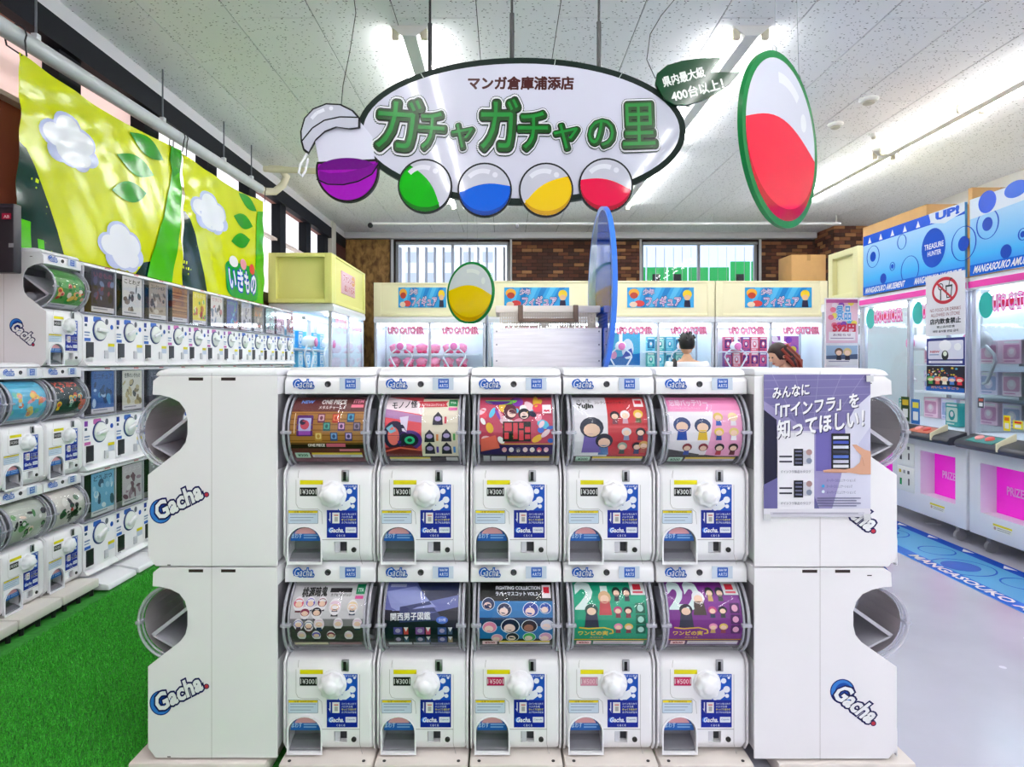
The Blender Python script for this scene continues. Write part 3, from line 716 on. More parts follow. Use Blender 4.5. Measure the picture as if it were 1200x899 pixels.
c.text('造形王', 5, 3, 26, 7, '30302c', .01).text('YuJin', 4, 8, 28, 17, '20201f', .05).text('コレクションフィギュア', 30, 5, 76, 9, '2c1c1c', .02).rect(84, 2, 97, 13, 'f4ecee').rect(86, 4, 95, 9, 'd02c40')
figure(c, 24, 82, 66, '2c3044', '7c68b8', hs=.75); figure(c, 41, 86, 36, '343040', '4c78b0')
for x_, y_, hr, cl in ((56, 38, '26222c', '7c3c4c'), (70, 37, 'e8e0e4', 'c8a0b0'), (88, 36, 'e8c040', '50582c'), (71, 62, 'e0dce0', '8890b0'), (90, 62, '2a2630', '503c58'), (66, 84, '9cb0a0', '404c48'), (86, 84, '24222a', '303868'), (95, 82, 'e0b060', 'b86050')): figure(c, x_, y_, 20, hr, cl)
label_strip(c, 89); posters.append(qcuts(c))
c = pc(); c.rect(0, 0, 100, 100, '2c2a30').rect(0, 0, 100, 88, 'f0a8cc').poly([(0, 20), (62, 20), (52, 88), (0, 88)], 'f2eef4').rect(0, 0, 100, 18, 'f090c0').poly([(0, 76), (40, 84), (70, 88), (0, 88)], '4a464c').text('忘却バッテリー', 5, 3, 58, 12, 'f8dcec', .03).text('ミニフィギュアコレクション', 5, 13.5, 46, 16.5, 'f8e4f0', .0)
for x_, y_, h_, hr, cl in ((18, 62, 36, '3c4c80', '2c50b0'), (46, 62, 34, '34426c', 'e8c030'), (68, 40, 20, 'e0c060', '3c60b8'), (88, 40, 20, 'f0dca0', 'e4e0e8'), (68, 62, 20, 'e8c850', '3050a0'), (88, 62, 20, 'e8d080', 'f0f0f4'), (26, 86, 20, '8c2c34', '3850a0'), (48, 86, 20, '842830', 'f0e4e8'), (70, 86, 20, '2c2224', 'c03c48'), (89, 86, 20, '30201c', '6c2c34')): figure(c, x_, y_, h_, hr, cl)
label_strip(c, 90); posters.append(qcuts(c))
PLOW = True
c = pc(); c.rect(0, 0, 100, 100, '6a6668').rect(0, 0, 100, 48, 'cfcdd2').rect(0, 48, 100, 60, '8a868a').rect(0, 60, 100, 90, '4a4648').text('桃源暗鬼', 12, 5, 46, 16, '16141a', .04, -2).rect(50, 6, 80, 11, '2a282c').text('カプセル缶バッジ', 52, 12, 80, 16, '3c383c', .03).rect(86, 2, 98, 13, '108c5c').text('TTA', 88, 6, 96, 10, 'e8fff4', .03).rect(86, 15, 97, 19, 'e04c98')
random.seed(5)
for x_, y_, h_ in ((10, 38, 24), (26, 36, 22), (42, 36, 22), (60, 44, 28), (84, 42, 24), (20, 50, 22), (36, 50, 24), (12, 68, 22), (26, 70, 22), (40, 68, 24), (66, 66, 22), (92, 66, 22), (16, 86, 20), (36, 86, 20), (56, 86, 20), (80, 86, 20)):
    c.ell(x_, y_ - h_ * .5, h_ * .3, h_ * .44, 'f0ecf0', n=14); figure(c, x_, y_, h_ * .86, random.choice(['7060c0', '26222c', 'e8c8dc', '8c3450', 'e0607c', 'e8d0a4', '3a3c74', 'e04858']), random.choice(['2a2830', '4c3848', '6a2c38', '303c58']))
c.rect(4, 91, 50, 97, 'e4d4b4').rect(52, 91, 96, 97, 'a07078'); posters.append(qcuts(c))
c = pc(); c.rect(0, 0, 100, 100, '181c30').poly([(0, 0), (100, 0), (100, 30), (60, 40), (0, 34)], '6068a8').poly([(0, 10), (40, 4), (70, 30), (10, 36)], '8c94cc').poly([(40, 0), (100, 0), (100, 14), (60, 22)], '2a2e50').poly([(20, 30), (60, 22), (80, 50), (20, 54)], '343c6c').rect(4, 2, 26, 5, 'b0b4d8').text('関西男子図鑑', 8, 38, 62, 50, 'f0f2f8', .02, -2).ell(78, 50, 8, 6, '4a70d0').text('全5種', 73, 47, 83, 52, 'e8ecff', .01)
for k in range(6):
    x_, y_ = 12 + 30 * (k % 3), 62 + 17 * (k // 3); c.rect(x_, y_, x_ + 12, y_ + 13, ['5a50a0', '8c58a8', '4a5c9c', '38344c', '304068', '444a8c'][k]).ell(x_ + 6, y_ + 6, 3.6, 4, 'b4a4cc', n=12).rect(x_ + 14, y_, x_ + 20, y_ + 13, ['d84c4c', 'd85078', '50607c', '3c5878', '384470', 'b09878'][k]).poly([(x_ + 14, y_), (x_ + 20, y_), (x_ + 17, y_ + 8)], 'f0eef4')
c.rect(4, 92, 36, 98, 'd0d0dc').rect(38, 92, 60, 98, '9c9cb0').rect(62, 92, 96, 98, '5c6078'); posters.append(qcuts(c))
c = pc(); c.rect(0, 0, 100, 100, '12141c').rect(0, 22, 100, 84, '2c78b8').rect(0, 46, 100, 60, '1c3860').text('FIGHTING COLLECTION', 22, 4, 84, 8, 'e8ecf4', .04).text('ラバーマスコット VOL.2', 22, 10, 80, 15, 'dfe4f0', .03).rect(86, 3, 98, 18, 'f0e8ec').rect(88, 5, 96, 12, 'd8283c')
for x_, y_, r_, hr in ((12, 26, 9, '24345c'), (34, 34, 10, '2a3050'), (70, 34, 11, '3448a0'), (90, 32, 8, '2c50a4'), (14, 62, 10, 'e888a8'), (42, 60, 13, '1d2444'), (68, 60, 11, '2a2028'), (92, 58, 9, 'd8d8e8'), (24, 82, 8, 'f0a0b8'), (45, 80, 9, '282838'), (68, 80, 9, '48b860'), (90, 80, 9, 'd8a0c0')):
    c.ell(x_, y_, r_, r_, 'e8eef8', n=16).ell(x_, y_, r_ * .92, r_ * .92, hr, n=16).ell(x_ - 1, y_ + r_ * .25, r_ * .6, r_ * .55, 'f4d8cc' if x_ != 68 or y_ != 60 else 'a0705c', n=14)
label_strip(c, 88, False); posters.append(qcuts(c))
for big, bg, dk in (('21', '18a07c', '0c6c54'), ('22', '7c2c8c', '501c60')):
    c = pc(); c.rect(0, 0, 100, 100, bg).text(big, 2, -1, 48, 34, 'dcefec', .04).rect(0, 84, 100, 100, dk).rect(80, 0, 100, 14, 'e8f0ee').rect(84, 2, 95, 8, 'd83040').rect(83, 9.5, 97, 12, 'e06070')
    st = big == '21'
    figure(c, 24, 62, 50, '285048' if st else '2c2838', '34344c', hs=.55); figure(c, 43, 42, 44, 'd8b088' if st else 'f0f0f4', 'c04c50' if st else '4c3c34', hs=.6)
    for x_, y_, hr in ((60, 22, '26302c'), (74, 22, '2c3440'), (60, 46, 'c0407c'), (74, 46, '24242c'), (60, 72, 'e890b8'), (74, 72, 'e0c060')): figure(c, x_, y_, 18, hr, random.choice(['2c3c58', '903c4c', '3c3c44', 'c8a060']))
    for k in range(3): c.rrect(84, 24 + 17 * k, 97, 39 + 17 * k, 1, dk).ell(90.5, 31.5 + 17 * k, 4.2, 5, 'a8d8cc' if st else 'e0a0c0', n=14)
    c.line([(7, 62), (20, 64), (40, 62), (52, 66), (53, 72), (48, 73)], 2, 'f0c838').text('ワンピの実', 6, 68, 46, 76, 'f4d040', .03).text('スペシャル', 22, 79, 40, 82, 'e8b040', .02).rect(0, 84, 100, 86, 'e8d020' if st else 'd89020')
    label_strip(c, 88, False, 'd0c8c0'); posters.append(qcuts(c))

PLOW = False
# ---------------------------------------------------------------- the island: ten machines in front, two end columns
PW = 109.6 * D0 / F
cols = [(385.5 + 109.6 * k - CX) * D0 / F for k in range(5)]
Z0 = 0.062
desc = ['brown poster of key charms', 'red and beige poster of dark hooded charms', 'crowded multicoloured poster with a red block title', 'half white half red poster of little figures', 'pink poster of little figures',
        'grey poster of many small figures', 'dark navy poster with white title', 'blue poster of round heads', 'teal green poster with a yellow title', 'purple poster with a yellow title']
prices = ['300'] * 5 + ['300', '300', '500', '500f', '500']
rown = ['upper', 'lower']
for r in range(2):
    for k in range(5):
        i = r * 5 + k
        machine('capsule machine with a %s, %s front row' % (desc[i], rown[r]), (cols[k], 0, Z0 + HU * (1 - r)), 0, posters[i], prices[i], top=r == 0, group='capsule machines on the front of the central island')
# blank dark inserts for the end columns
c = pc(); c.rect(0, 0, 100, 100, 'b8b0b4').rect(0, 60, 100, 100, '6c6470'); blank = qcuts(c)
XL = (178 - CX) * D0 / F; XR = (1045 - CX) * D0 / F
for r in range(2):
    machine('side-on capsule machine with no poster showing, %s one of the left end of the island' % rown[r], (XL, HWD - .025, Z0 + HU * (1 - r)), R(-90), blank, '300', top=r == 0, logo=(1,), group='capsule machines on the ends of the central island', caps=6 if r == 0 else 0)
    machine('side-on capsule machine on the right end of the island, %s' % ('behind the purple poster' if r == 0 else 'below the purple poster'), (XR, HWD - .03, Z0 + HU * (1 - r)), R(90), blank, '300', top=r == 0, logo=(-1,), group='capsule machines on the ends of the central island', caps=3).scale = (1, 1.1, 1)
# base plates on the floor
for k in range(5):
    o = MB().box(cols[k] - .163, cols[k] + .163, -.05, .45, 0, .058, bev=.008).build('base_plate', M('d8d0ca', .5, var=.03))
    tag(o, 'cream island floor plate below the %s' % desc[5 + k], 'base plate', 'floor plates under the central island')
    for s in (-1, 1): MB().cyl((cols[k] + s * .13, -.03, .057), (cols[k] + s * .13, -.03, .06), .006, n=8).build('bolt', DARK, o)
for s, X in ((-1, XL), (1, XR)):
    x0, x1 = (X - .06, X + .42) if s < 0 else (X - .42, X + .06)
    tag(MB().box(x0, x1, -.045, .32, 0, .058, bev=.008).build('base_plate', M('d8d0ca', .5, var=.03)), 'cream floor plate under the %s end of the island' % ('left' if s < 0 else 'right'), 'base plate', 'floor plates under the central island')
# rear deck of the island (the backs of the far side) that carries box and disc
rear = thing('rear_cabinet', 'plain white cabinet along the back of the central island', 'cabinet', (0, .7, 0))
MB().box(-1.2, 1.3, -.235, .21, .0, 1.395, bev=.01).build('carcass', SIDE, rear)
MB().box(-1.21, 1.31, -.24, .22, 1.395, 1.408, bev=.004).build('top_board', WHITE, rear)
# poster taped on the right end
tp = thing('taped_poster', 'purple and white IT poster taped to the right end of the island', 'poster', P(955, 608, 2.2), world=True)
dq = D0 - .04
MBp = Canvas(flat_d(dq), .25, .3)
MBp.rect(895, 439, 1020, 606, 'eceaf4').rect(895, 439, 1020, 596, '9c94c4')
c = MBp
c.poly([(895, 439), (1020, 439), (1020, 468), (985, 500), (940, 500), (895, 470)], '7a74a8')
for k in range(5): c.line([(895, 446 + 10 * k), (1020, 444 + 9 * k)], .7, '9890c0', k > 0)
for k in range(5): c.line([(905 + 27 * k, 439), (935 + 9 * k, 500)], .7, '9890c0', k > 0)
c.poly([(895, 480), (910, 492), (912, 560), (895, 568)], '23223c').poly([(895, 568), (940, 545), (960, 596), (895, 596)], '6c68a0').rect(956, 503, 1002, 552, '7068b0')
c.poly([(1020, 462), (1002, 478), (990, 500), (992, 530), (985, 560), (975, 596), (1020, 596)], 'dcdcf0').poly([(1020, 500), (1006, 520), (1008, 550), (1020, 552)], 'c8c8e4')
c.rect(911, 505, 954, 597, 'f0eef6').rect(911, 505, 954, 507, 'd8d4e8')
for yy in (526, 563):
    c.rect(930, yy, 941, yy + 20, '1c1c28').rect(941, yy + 2, 950, yy + 18, 'c8c8d4').ell(948, yy + 4, 3.6, 3.6, 'b09090', n=12).ell(948, yy + 14, 3.4, 3.4, '8890a8', n=12).rect(913, yy + 8, 928, yy + 10, '383848').rect(913, yy + 14, 928, yy + 16, '383848', True)
    for q in range(4): c.rect(931.5, yy + 2 + 4.5 * q, 939.5, yy + 4 + 4.5 * q, '6a6c88', q > 0)
    c.text('ITインフラ製品カタログ', 915, yy + 25, 950, yy + 28.5, '50506a', .01)
c.rect(974, 508, 996, 551, '101018')
for q in range(7): c.rect(976, 511 + 5.6 * q, 994, 514.5 + 5.6 * q, ['e8e8f4', '4c5cc0', 'd0d4e8', '3a3c50', '5c78d0', 'c8c8dc', 'e8e8f0'][q], q > 0)
SK = 'dba88e'
c.poly([(998, 521), (1003, 521), (1013, 527), (1020, 529), (1020, 556), (1008, 556), (995, 554), (978, 554), (965, 553.5), (964, 551), (975, 549.5), (990, 550), (1000, 548), (1007, 542), (1009, 534), (1003, 528)], SK).line([(966, 553), (992, 553.5)], .6, 'b88068').line([(1010, 536), (1012, 546)], .5, 'b88068')
for t, x0, y0, x1, y1, rot in (('みんなに', 905, 452, 948, 465, -7), ('「ITインフラ」を', 908, 467, 1006, 484, -8), ('知ってほしい！', 910, 486, 1012, 507, -8)):
    c.text(t, x0 + .9, y0 + .9, x1 + .9, y1 + .9, '34304c', .035, rot, .15, ref=.02).text(t, x0, y0, x1, y1, 'fbfaff', .035, rot, .15, ref=.02)
for k in range(3): c.text('スーパーコミュニケーションズ', 968, 561 + 7 * k, 1002 - 4 * (k % 2), 564.5 + 7 * k, '38406c', .01)
for k in range(4): c.rect(957, 583 + 3 * k, 1008 - 5 * (k % 2), 584.2 + 3 * k, '6c6c90', k > 0)
c.ell(964, 569.5, 1.8, 1.8, '48a8e0', n=12).ell(964, 576, 1.8, 1.8, 'e8f4ff', n=12, same=True).rect(902, 600, 1012, 603.5, 'd4d2e0').rect(905, 601, 1005, 602, '9c9cac')
c.build('print', tp)
MB().box((895 - CX) * dq / F, (1020 - CX) * dq / F, dq - D0 + .0003, dq - D0 + .0012, P(0, 606, dq).z, P(0, 439, dq).z).build('sheet', M('eceaf0', .4), tp)
for x_, y_ in ((1018, 444), (1015, 606), (898, 606)):
    p = P(x_, y_, dq); MB().box(p.x - .012, p.x + .012, p.y - .008, p.y - .0065, p.z - .01, p.z + .012).build('tape', M('c8c8cc', .3), tp)
# ================================================================ THE LEFT ROW
LF = -2.65                        # fronts of the left row
rowz = [.1 + .664 * k for k in range(3)]
LS = 0.664 / HU
def lposter(seed, bg, pal, title=None, tcol='f4f4f8', strip=True):
    random.seed(seed); c = pc(); c.rect(0, 0, 100, 100, bg)
    for k in range(12): c.ell(random.uniform(5, 95), random.uniform(24, 82), random.uniform(4, 13), random.uniform(3, 9), random.choice(pal), rot=random.uniform(0, 180), n=12)
    for k in range(6): figure(c, random.uniform(12, 90), random.uniform(46, 84), random.uniform(16, 24), random.choice(pal), random.choice(pal), random.choice(pal))
    if title: c.text(title, 12, 6, 86, 19, tcol, .04)
    if strip: c.rect(0, 90, 100, 100, 'd8d8e0').rect(6, 92, 60, 96, '9090a0')
    return qcuts(c)
LPs = {('top', 3.81): (lposter(1, '5aa050', ['1c7a34', '2f9a44', 'e8e0d0', 'c03c38', 'f0c060', 'e0a090']), 'green and cream toy poster'),
       ('mid', 3.81): (lposter(2, '2c3c44', ['f0c030', '3c8a94', 'e8e0d0', '1c2228', 'd05c40', '80b0a0'], 'どうぶつ', 'e06050'), 'dark poster dotted with yellow'),
       ('mid', 3.48): (lposter(3, '5cb8dc', ['a8e0ec', 'f0a8b0', 'f0d070', '70ccb8', 'e88860'], None), 'sky blue pastel fish poster'),
       ('mid', 3.15): (lposter(4, '9090d8', ['c8b0e8', '7080d0', 'f0a8c8', 'e8e8f4']), 'violet poster'),
       ('low', 3.81): (lposter(6, 'd8d4cc', ['1d1d20', '3c3c40', 'c04a44', 'f0ece4', '2f5c38']), 'white poster with black creatures'),
       ('low', 3.48): (lposter(7, 'b8c0b4', ['3c7c40', '24242a', 'e8e8e4', '68a060', 'f0d8c8']), 'grey and green poster'),
       ('low', 3.15): (lposter(8, '2a9c98', ['50b8b0', '1c7c80', '90d8c8', 'f07858']), 'teal sea poster')}
wordz = {'low': (0, 'bottom'), 'mid': (1, 'middle'), 'top': (2, 'top')}
for (tn, d), (po, ds) in LPs.items():
    zi, wn = wordz[tn]
    m = machine('white capsule machine with a %s, %s tier along the left wall' % (ds, wn), (LF, d - D0, rowz[zi]), R(90), po, '300', top=tn == 'top' or (tn == 'mid' and d < 3.7), logo=(-1,) if tn == 'top' or d < 3.2 else (), group='round dome capsule machines along the left wall', caps=4 if tn == 'top' else 0)
    m.scale = (1, 1, LS)
for d in (3.81, 3.48, 3.15):
    o = tag(MB().box(LF - .4, LF + .1, d - D0 - .16, d - D0 + .16, .045, .1, bev=.01).build('base_plate', M('dcd6d0', .45)), 'cream floor plate under the %s round dome column on the left' % {3.81: 'farthest', 3.48: 'second', 3.15: 'nearest'}[d], 'base plate', 'floor plates of the left row')
    MB().box(LF - .38, LF + .04, d - D0 - .15, d - D0 + .15, 0, .046).build('shade_block', DARK, o)  # dark block stands in for the shaded gap under the raised plate
    for k in range(3): MB().cyl((LF + .075, d - D0 - .12 + .12 * k, 0), (LF + .075, d - D0 - .12 + .12 * k, .046), .012, n=8).build('foot', DARK, o)

# square-window dial machine (front at y = 0 facing -y)
B = {}
BHh = .664
B['body'] = MB().prism([(.0, .03), (-.03, .012), (-.03, .0), (.44, .0), (.44, .335), (.0, .335)], yz, -.163, .163, bev=.008, seg=2).mesh('body', CREAMW, 35)
B['lid'] = MB().prism([(-.01, .635), (-.004, .655), (.03, .664), (.44, .664), (.44, .635)], yz, -.164, .164, bev=.008).mesh('lid', WHITE, 35)
B['back_housing'] = MB().box(-.163, .163, .16, .44, .33, .64).mesh('back_housing', M('1c1c22', .6), 0)
B['ledge'] = MB().box(-.164, .164, -.014, .03, .333, .345, bev=.003).mesh('ledge', M('9090a0', .35), 30)
B['window'] = MB().box(-.155, .155, -.008, -.005, .345, .635).box(-.159, -.155, .0, .16, .345, .635).mesh('window', DOME, 0)
B['window_post'] = MB().box(-.163, -.156, -.002, .02, .345, .635).mesh('window_post', M('c8c8d4', .2), 0)
B['dial'] = MB().lathe([(.062, 0), (.062, .01), (.056, .014), (.001, .014)], (0, 0, 0), (0, -1, 0), 32).mesh('dial', M('e4e8e4', .35), 40)
B['dial_ring'] = MB().lathe([(.071, 0), (.071, .004), (.064, .006), (.062, .002)], (0, 0, 0), (0, -1, 0), 32).mesh('dial_ring', M('2c3f80', .35), 40)
B['dial_grip'] = MB().box(-.048, .048, -.032, -.012, -.012, .012, bev=.006).mesh('dial_grip', WHITE, 40)
B['outlet'] = MB().box(-.135, -.065, -.004, .0, .05, .155).mesh('outlet', M('16161e', .3), 0)
B['outlet_lip'] = MB().prism([(-.004, .045), (-.025, .045), (-.025, .058), (-.004, .05)], yz, -.138, -.062).mesh('outlet_lip', WHITE, 20)
B['coin_return'] = MB().box(.045, .085, -.008, .0, .05, .105, bev=.003).mesh('coin_return', LGREY, 30)
B['foot'] = MB().prism([(-.16, .0), (-.15, .035), (-.02, .06), (.44, .06), (.44, .0)], yz, -.15, .15, bev=.008).mesh('foot', WHITE, 30)
bfn = lambda y0: (lambda u, v, l: ((u - 50) / 100 * .33, y0 - l * EPS, (100 - v) / 100 * .335))
for nm, c3 in (('blue', ('2440a0', '3c70d0')), ('violet', ('8c48b0', 'd070b8')), ('red', ('d8304c', '2c60c0'))):
    c = Canvas(bfn(-.0008), .4)
    c.rect(4, 6, 14, 16, c3[0]).rect(5, 19, 12, 24, '30506c').rrect(30, 4, 54, 14, 3, c3[1]).ell(72, 12, 5, 6, '707480').ell(88, 22, 5, 5, '2c60c8').rect(70, 27, 78, 33, '50b0d0').rect(76, 55, 97, 61, 'f0e020').rect(76, 61, 97, 72, 'd0dcf0', True).rect(4, 34, 20, 37, '8098c0').rect(4, 40, 18, 42, '8098c0', True).rect(4, 46, 22, 52, c3[1], True)
    B['stickers_' + nm] = c.mesh('stickers')
c = Canvas(lambda u, v, l: ((u - 50) / 100 * .3, -.0112 - l * EPS, .66 - v / 100 * .02)); c.text('BANDAI', 62, 25, 80, 80, 'd83040', .03); B['lid_print'] = c.mesh('lid_print')
bpf = lambda u, v, l: (-.085 + u / 100 * .235, -.0005 - l * EPS * .5, .63 - v / 100 * .275)
def bposter(seed, bg, pal, txt, n=14, style=0):
    random.seed(seed); c = Canvas(bpf, .3); c.rect(0, 0, 100, 100, bg)
    for k in range(n):
        x_, y_ = random.uniform(8, 92), random.uniform(24, 84)
        if style == 1: c.rect(0, 14 + k * 5, 100, 16 + k * 5 + random.uniform(0, 2), random.choice(pal))
        else: c.ell(x_, y_, random.uniform(4, 15), random.uniform(3, 10), random.choice(pal), rot=random.uniform(0, 180), n=12)
    c.text(txt, 10, 6, 90, 18, random.choice(pal), .03).rect(0, 88, 100, 100, 'e8e4ea').rect(8, 91, 70, 94, '9898a4')
    return c.mesh('poster')
def dial_machine(label, d, zi, po, st, top, group, foot=False):
    t = thing('dial_capsule_machine', label, 'capsule machine', (LF - .01, d - D0, rowz[zi]), R(90), group)
    for k in ('body', 'lid', 'back_housing', 'ledge', 'outlet', 'outlet_lip', 'coin_return', 'lid_print'): link(k, B[k], t)
    wn = link('window', B['window'], t); link('window_post', B['window_post'], wn)
    link('poster', po, t)
    dr_ = link('dial_ring', B['dial_ring'], t); dr_.location = (.0, 0, .235)
    dl = link('dial', B['dial'], dr_); gp = link('dial_grip', B['dial_grip'], dr_); gp.rotation_euler.y = R(random.choice((-8, -20, 5)))
    link('stickers', B['stickers_' + st], t)['kind'] = 'stuff'
    if foot:
        f_ = link('foot', B['foot'], t); f_.location.z = -.09
bd = [4.142 + .3295 * k for k in range(12)]
topd = [('dark violet city', '34304c', ['8a3c5c', '54507c', '20202c', '7c8cb0']), ('white ink doodle', 'ece8e6', ['3c3430', '6c5c54', '9c8c80']), ('brown script', 'b4a294', ['4c3c34', '6c5848', '8c7868', 'd8ccc0']), ('rust striped', 'a8704c', ['6c3c28', 'c89468', '8c5438']), ('bright yellow', 'f0e040', ['e08838', '50a850', 'd04c48', 'fbf4c0']), ('white and pink craft', 'f0ecec', ['d87c8c', '7c90b0', '50545c']), ('deep blue sea', '3454b0', ['48a090', '203070', '70c0e0', 'd84c50']), ('pale lilac', 'c8c4d4', ['8c84ac', '5c5870', 'e8e4f0']), ('grey and orange', '8c7c74', ['d8743c', '54484c', 'c8b4a4']), ('mint', 'a8d4cc', ['5ca8a4', 'e8f4f0', '7c8c98']), ('cream', 'e4dce4', ['a88ca8', 'd0b8c8', '78707c']), ('dark red', 'b8645c', ['4c3038', 'e8c8c0', '8c3c40'])]
wordo = ['first', 'second', 'third', 'fourth', 'fifth', 'sixth', 'seventh', 'eighth', 'ninth', 'tenth', 'eleventh', 'last']
for k, d in enumerate(bd):
    nm, bg, pal = topd[k]
    dial_machine('%s dial machine from the near end of the top tier, %s poster' % (wordo[k], nm), d, 2, bposter(20 + k, bg, pal, ['いきもの', 'ことわざ', 'コレクション', 'だんめん', 'きらきら', 'てづくり'][k % 6], style=1 if k == 3 else 0), 'violet' if k in (3, 4, 5, 6) else 'blue', True, 'dial capsule machines on the top tier')
midd = [('bright blue mecha', '3464a8', ['1c3460', '60a8d8', 'c0d8f0', '24406c']), ('ivory museum', 'e8e4d4', ['8c7c54', '3c3c34', 'c8b888']), ('dark grey', '44424c', ['8c8894', '24242c']), ('butterfly blue', '90b8d8', ['2c3c70', 'e8f0f8']), ('green', '5c9868', ['2c5c38', 'c8e0c0']), ('navy', '2c3450', ['8894b8'])]
for k, d in enumerate(bd):
    nm, bg, pal = midd[k] if k < 6 else midd[2 + k % 4]
    dial_machine('%s dial machine from the near end of the middle tier, %s poster' % (wordo[k], nm), d, 1, bposter(50 + k, bg, pal, '世界のいきもの' if k == 1 else 'ミニチュア'), 'blue' if k % 3 else 'violet', False, 'dial capsule machines on the middle tier')
lowd = [('sky blue penguin', '7cb8e0', ['e8f4fc', '3c5078', 'a8d4f0']), ('pale mauve', 'd8ccd8', ['7c4c68', 'a8849c', 'e8e0e8']), ('grey', '9c9aa0', ['54505c', 'd8d4dc']), ('ochre', 'c8a868', ['705028', 'ece0c0'])]
for k, d in enumerate(bd):
    nm, bg, pal = lowd[k % 4]
    dial_machine('%s dial machine from the near end of the bottom tier, %s poster' % (wordo[k], nm), d, 0, bposter(80 + k, bg, pal, 'どうぶつ'), 'blue', False, 'dial capsule machines on the bottom tier', foot=True)

# ---------------------------------------------------------------- pipe, ropes and the two banners above the left row
BX = -2.87
pz = lambda y: 3.37 + (y - 1.4) * .03
pp = thing('ceiling_pipe', 'grey-white pipe hung along the left wall above the banners', 'pipe', (BX, 3, 3.3), world=True)
MB().cyl((BX, -1.5, pz(-1.5)), (BX, 5.15, pz(5.15)), .052, n=18).build('pipe_run', M('b8bcc0', .4, var=.06), pp)
e0 = Vector((BX, 5.15, pz(5.15)))
MB().tube([e0, e0 + Vector((.02, .12, -.0)), e0 + Vector((.1, .2, .02)), e0 + Vector((.2, .2, .1)), e0 + Vector((.24, .2, .2)), e0 + Vector((.2, .14, .27)), e0 + Vector((.06, .12, .27))], .045, 12).build('elbow', M('d0c8b0', .4), pp)
MB().cyl(e0 + Vector((.0, .12, .27)), e0 + Vector((1.15, .12, .22)), .035, n=12).build('branch_pipe', M('d4ccb0', .4), pp)
for yy in (1.62, 3.05, 4.2, 4.9):
    MB().cyl((BX, yy, pz(yy)), (BX, yy, CEIL - .01), .007, n=6).build('hanger_rod', M('5c6068', .4), pp)
    MB().box(BX - .02, BX + .02, yy - .02, yy + .02, pz(yy) + .045, pz(yy) + .085, bev=.005).build('hanger_clip', M('c8ccd0', .4), pp)
def banner(name, label, y0, y1, ztop, zbot, draw, seed):
    b = thing(name, label, 'banner', (BX + .01, (y0 + y1) / 2, zbot), world=True)
    ph = random.Random(seed).uniform(0, 6)
    def fn(u, v, l):
        s = u / 100; q = v / 100
        y = y0 + (y1 - y0) * s
        zt = ztop + .05 * s - .05 * math.sin(math.pi * s) * (1 - q)
        z = zt + (zbot - zt) * q
        e = min(s, 1 - s)
        x = .008 * math.sin(9 * s + 3 * q + ph) + .0025 * math.sin(31 * s - 14 * q + ph) + .010 * math.sin(5 * q + 4 * s) + .006 * math.exp(-e * 14) * math.sin(26 * q)
        x += .006 * math.sin(42 * (s * .6 + q) + ph) * math.exp(-((s - .15) ** 2 + q * q) * 6)
        return Vector((BX + .03 + x + l * .0004, y, z))
    c = Canvas(fn, .18, .5); draw(c)
    c.build('sheet', b, cuts_u=[i * 2.5 for i in range(1, 40)], cuts_v=[i * 4 for i in range(1, 25)])
    o = b.children[0]; o.data.polygons.foreach_set('use_smooth', [True] * len(o.data.polygons))
    for s in (.01, .99):
        p = fn(s * 100, 1, 0); y = p.y
        pts = [p, p + Vector((-.09, 0, .06))] + [Vector((BX + .065 * math.cos(R(a)), y + .01, pz(y) + .065 * math.sin(R(a)))) for a in range(180, -60, -30)] + [p + Vector((.02, .01, 0))]
        MB().tube(pts, .005, 6).build('rope', M('202024', .6), b)
    return b
YEL, GRN, DGR, LEAF = 'd3dc12', '58c41c', '143c34', '2c9c1e'
def cloud(c, x, y, w_, h_):
    for dx, dy, r_ in ((-.3, .05, .24), (-.05, -.2, .28), (.22, -.08, .26), (.34, .15, .2), (.0, .2, .3), (-.2, .3, .2), (.2, .32, .18)):
        c.ell(x + dx * w_, y + dy * h_, r_ * w_, r_ * h_, 'c8d0f4', n=18)
    for dx, dy, r_ in ((-.28, .05, .2), (-.04, -.18, .24), (.22, -.06, .22), (.0, .18, .27), (.22, .22, .18)):
        c.ell(x + dx * w_, y + dy * h_, r_ * w_, r_ * h_, 'f4f6ff', n=18, same=True)
def leaf(c, x, y, L, w_, rot):
    pts = []
    for i in range(13): a = i / 12; pts.append((L * (a - .5), w_ * math.sin(math.pi * a)))
    for i in range(1, 12): a = 1 - i / 12; pts.append((L * (a - .5), -w_ * math.sin(math.pi * a)))
    k, q = math.cos(R(rot)), math.sin(R(rot)); c.poly([(x + a * k - b * q * .7, y + a * q * 1.0 + b * k) for a, b in pts], LEAF)
def draw1(c):
    c.rect(0, 0, 100, 100, YEL)
    c.poly([(0, 46), (3, 48), (7, 55), (11, 63), (15, 73), (19, 86), (22, 100), (0, 100)], DGR).rect(2, 85, 7, 100, GRN).rect(10, 93, 13, 100, GRN, True)
    c.poly([(62, 100), (68, 91), (76, 88), (82, 100)], DGR)
    cloud(c, 24, 31, 29, 31); cloud(c, 53, 84, 27, 32)
    leaf(c, 71, 9, 27, 7, 18); leaf(c, 63, 26, 26, 7, 6); leaf(c, 59, 46, 25, 7, -18)
    c.poly([(100, 0), (94, 0), (90, 30), (84, 55), (74, 85), (70, 100), (90, 100), (98, 60), (100, 40)], '4cb818').poly([(90, 0), (100, 2), (100, 16), (93, 22), (89, 10)], LEAF)
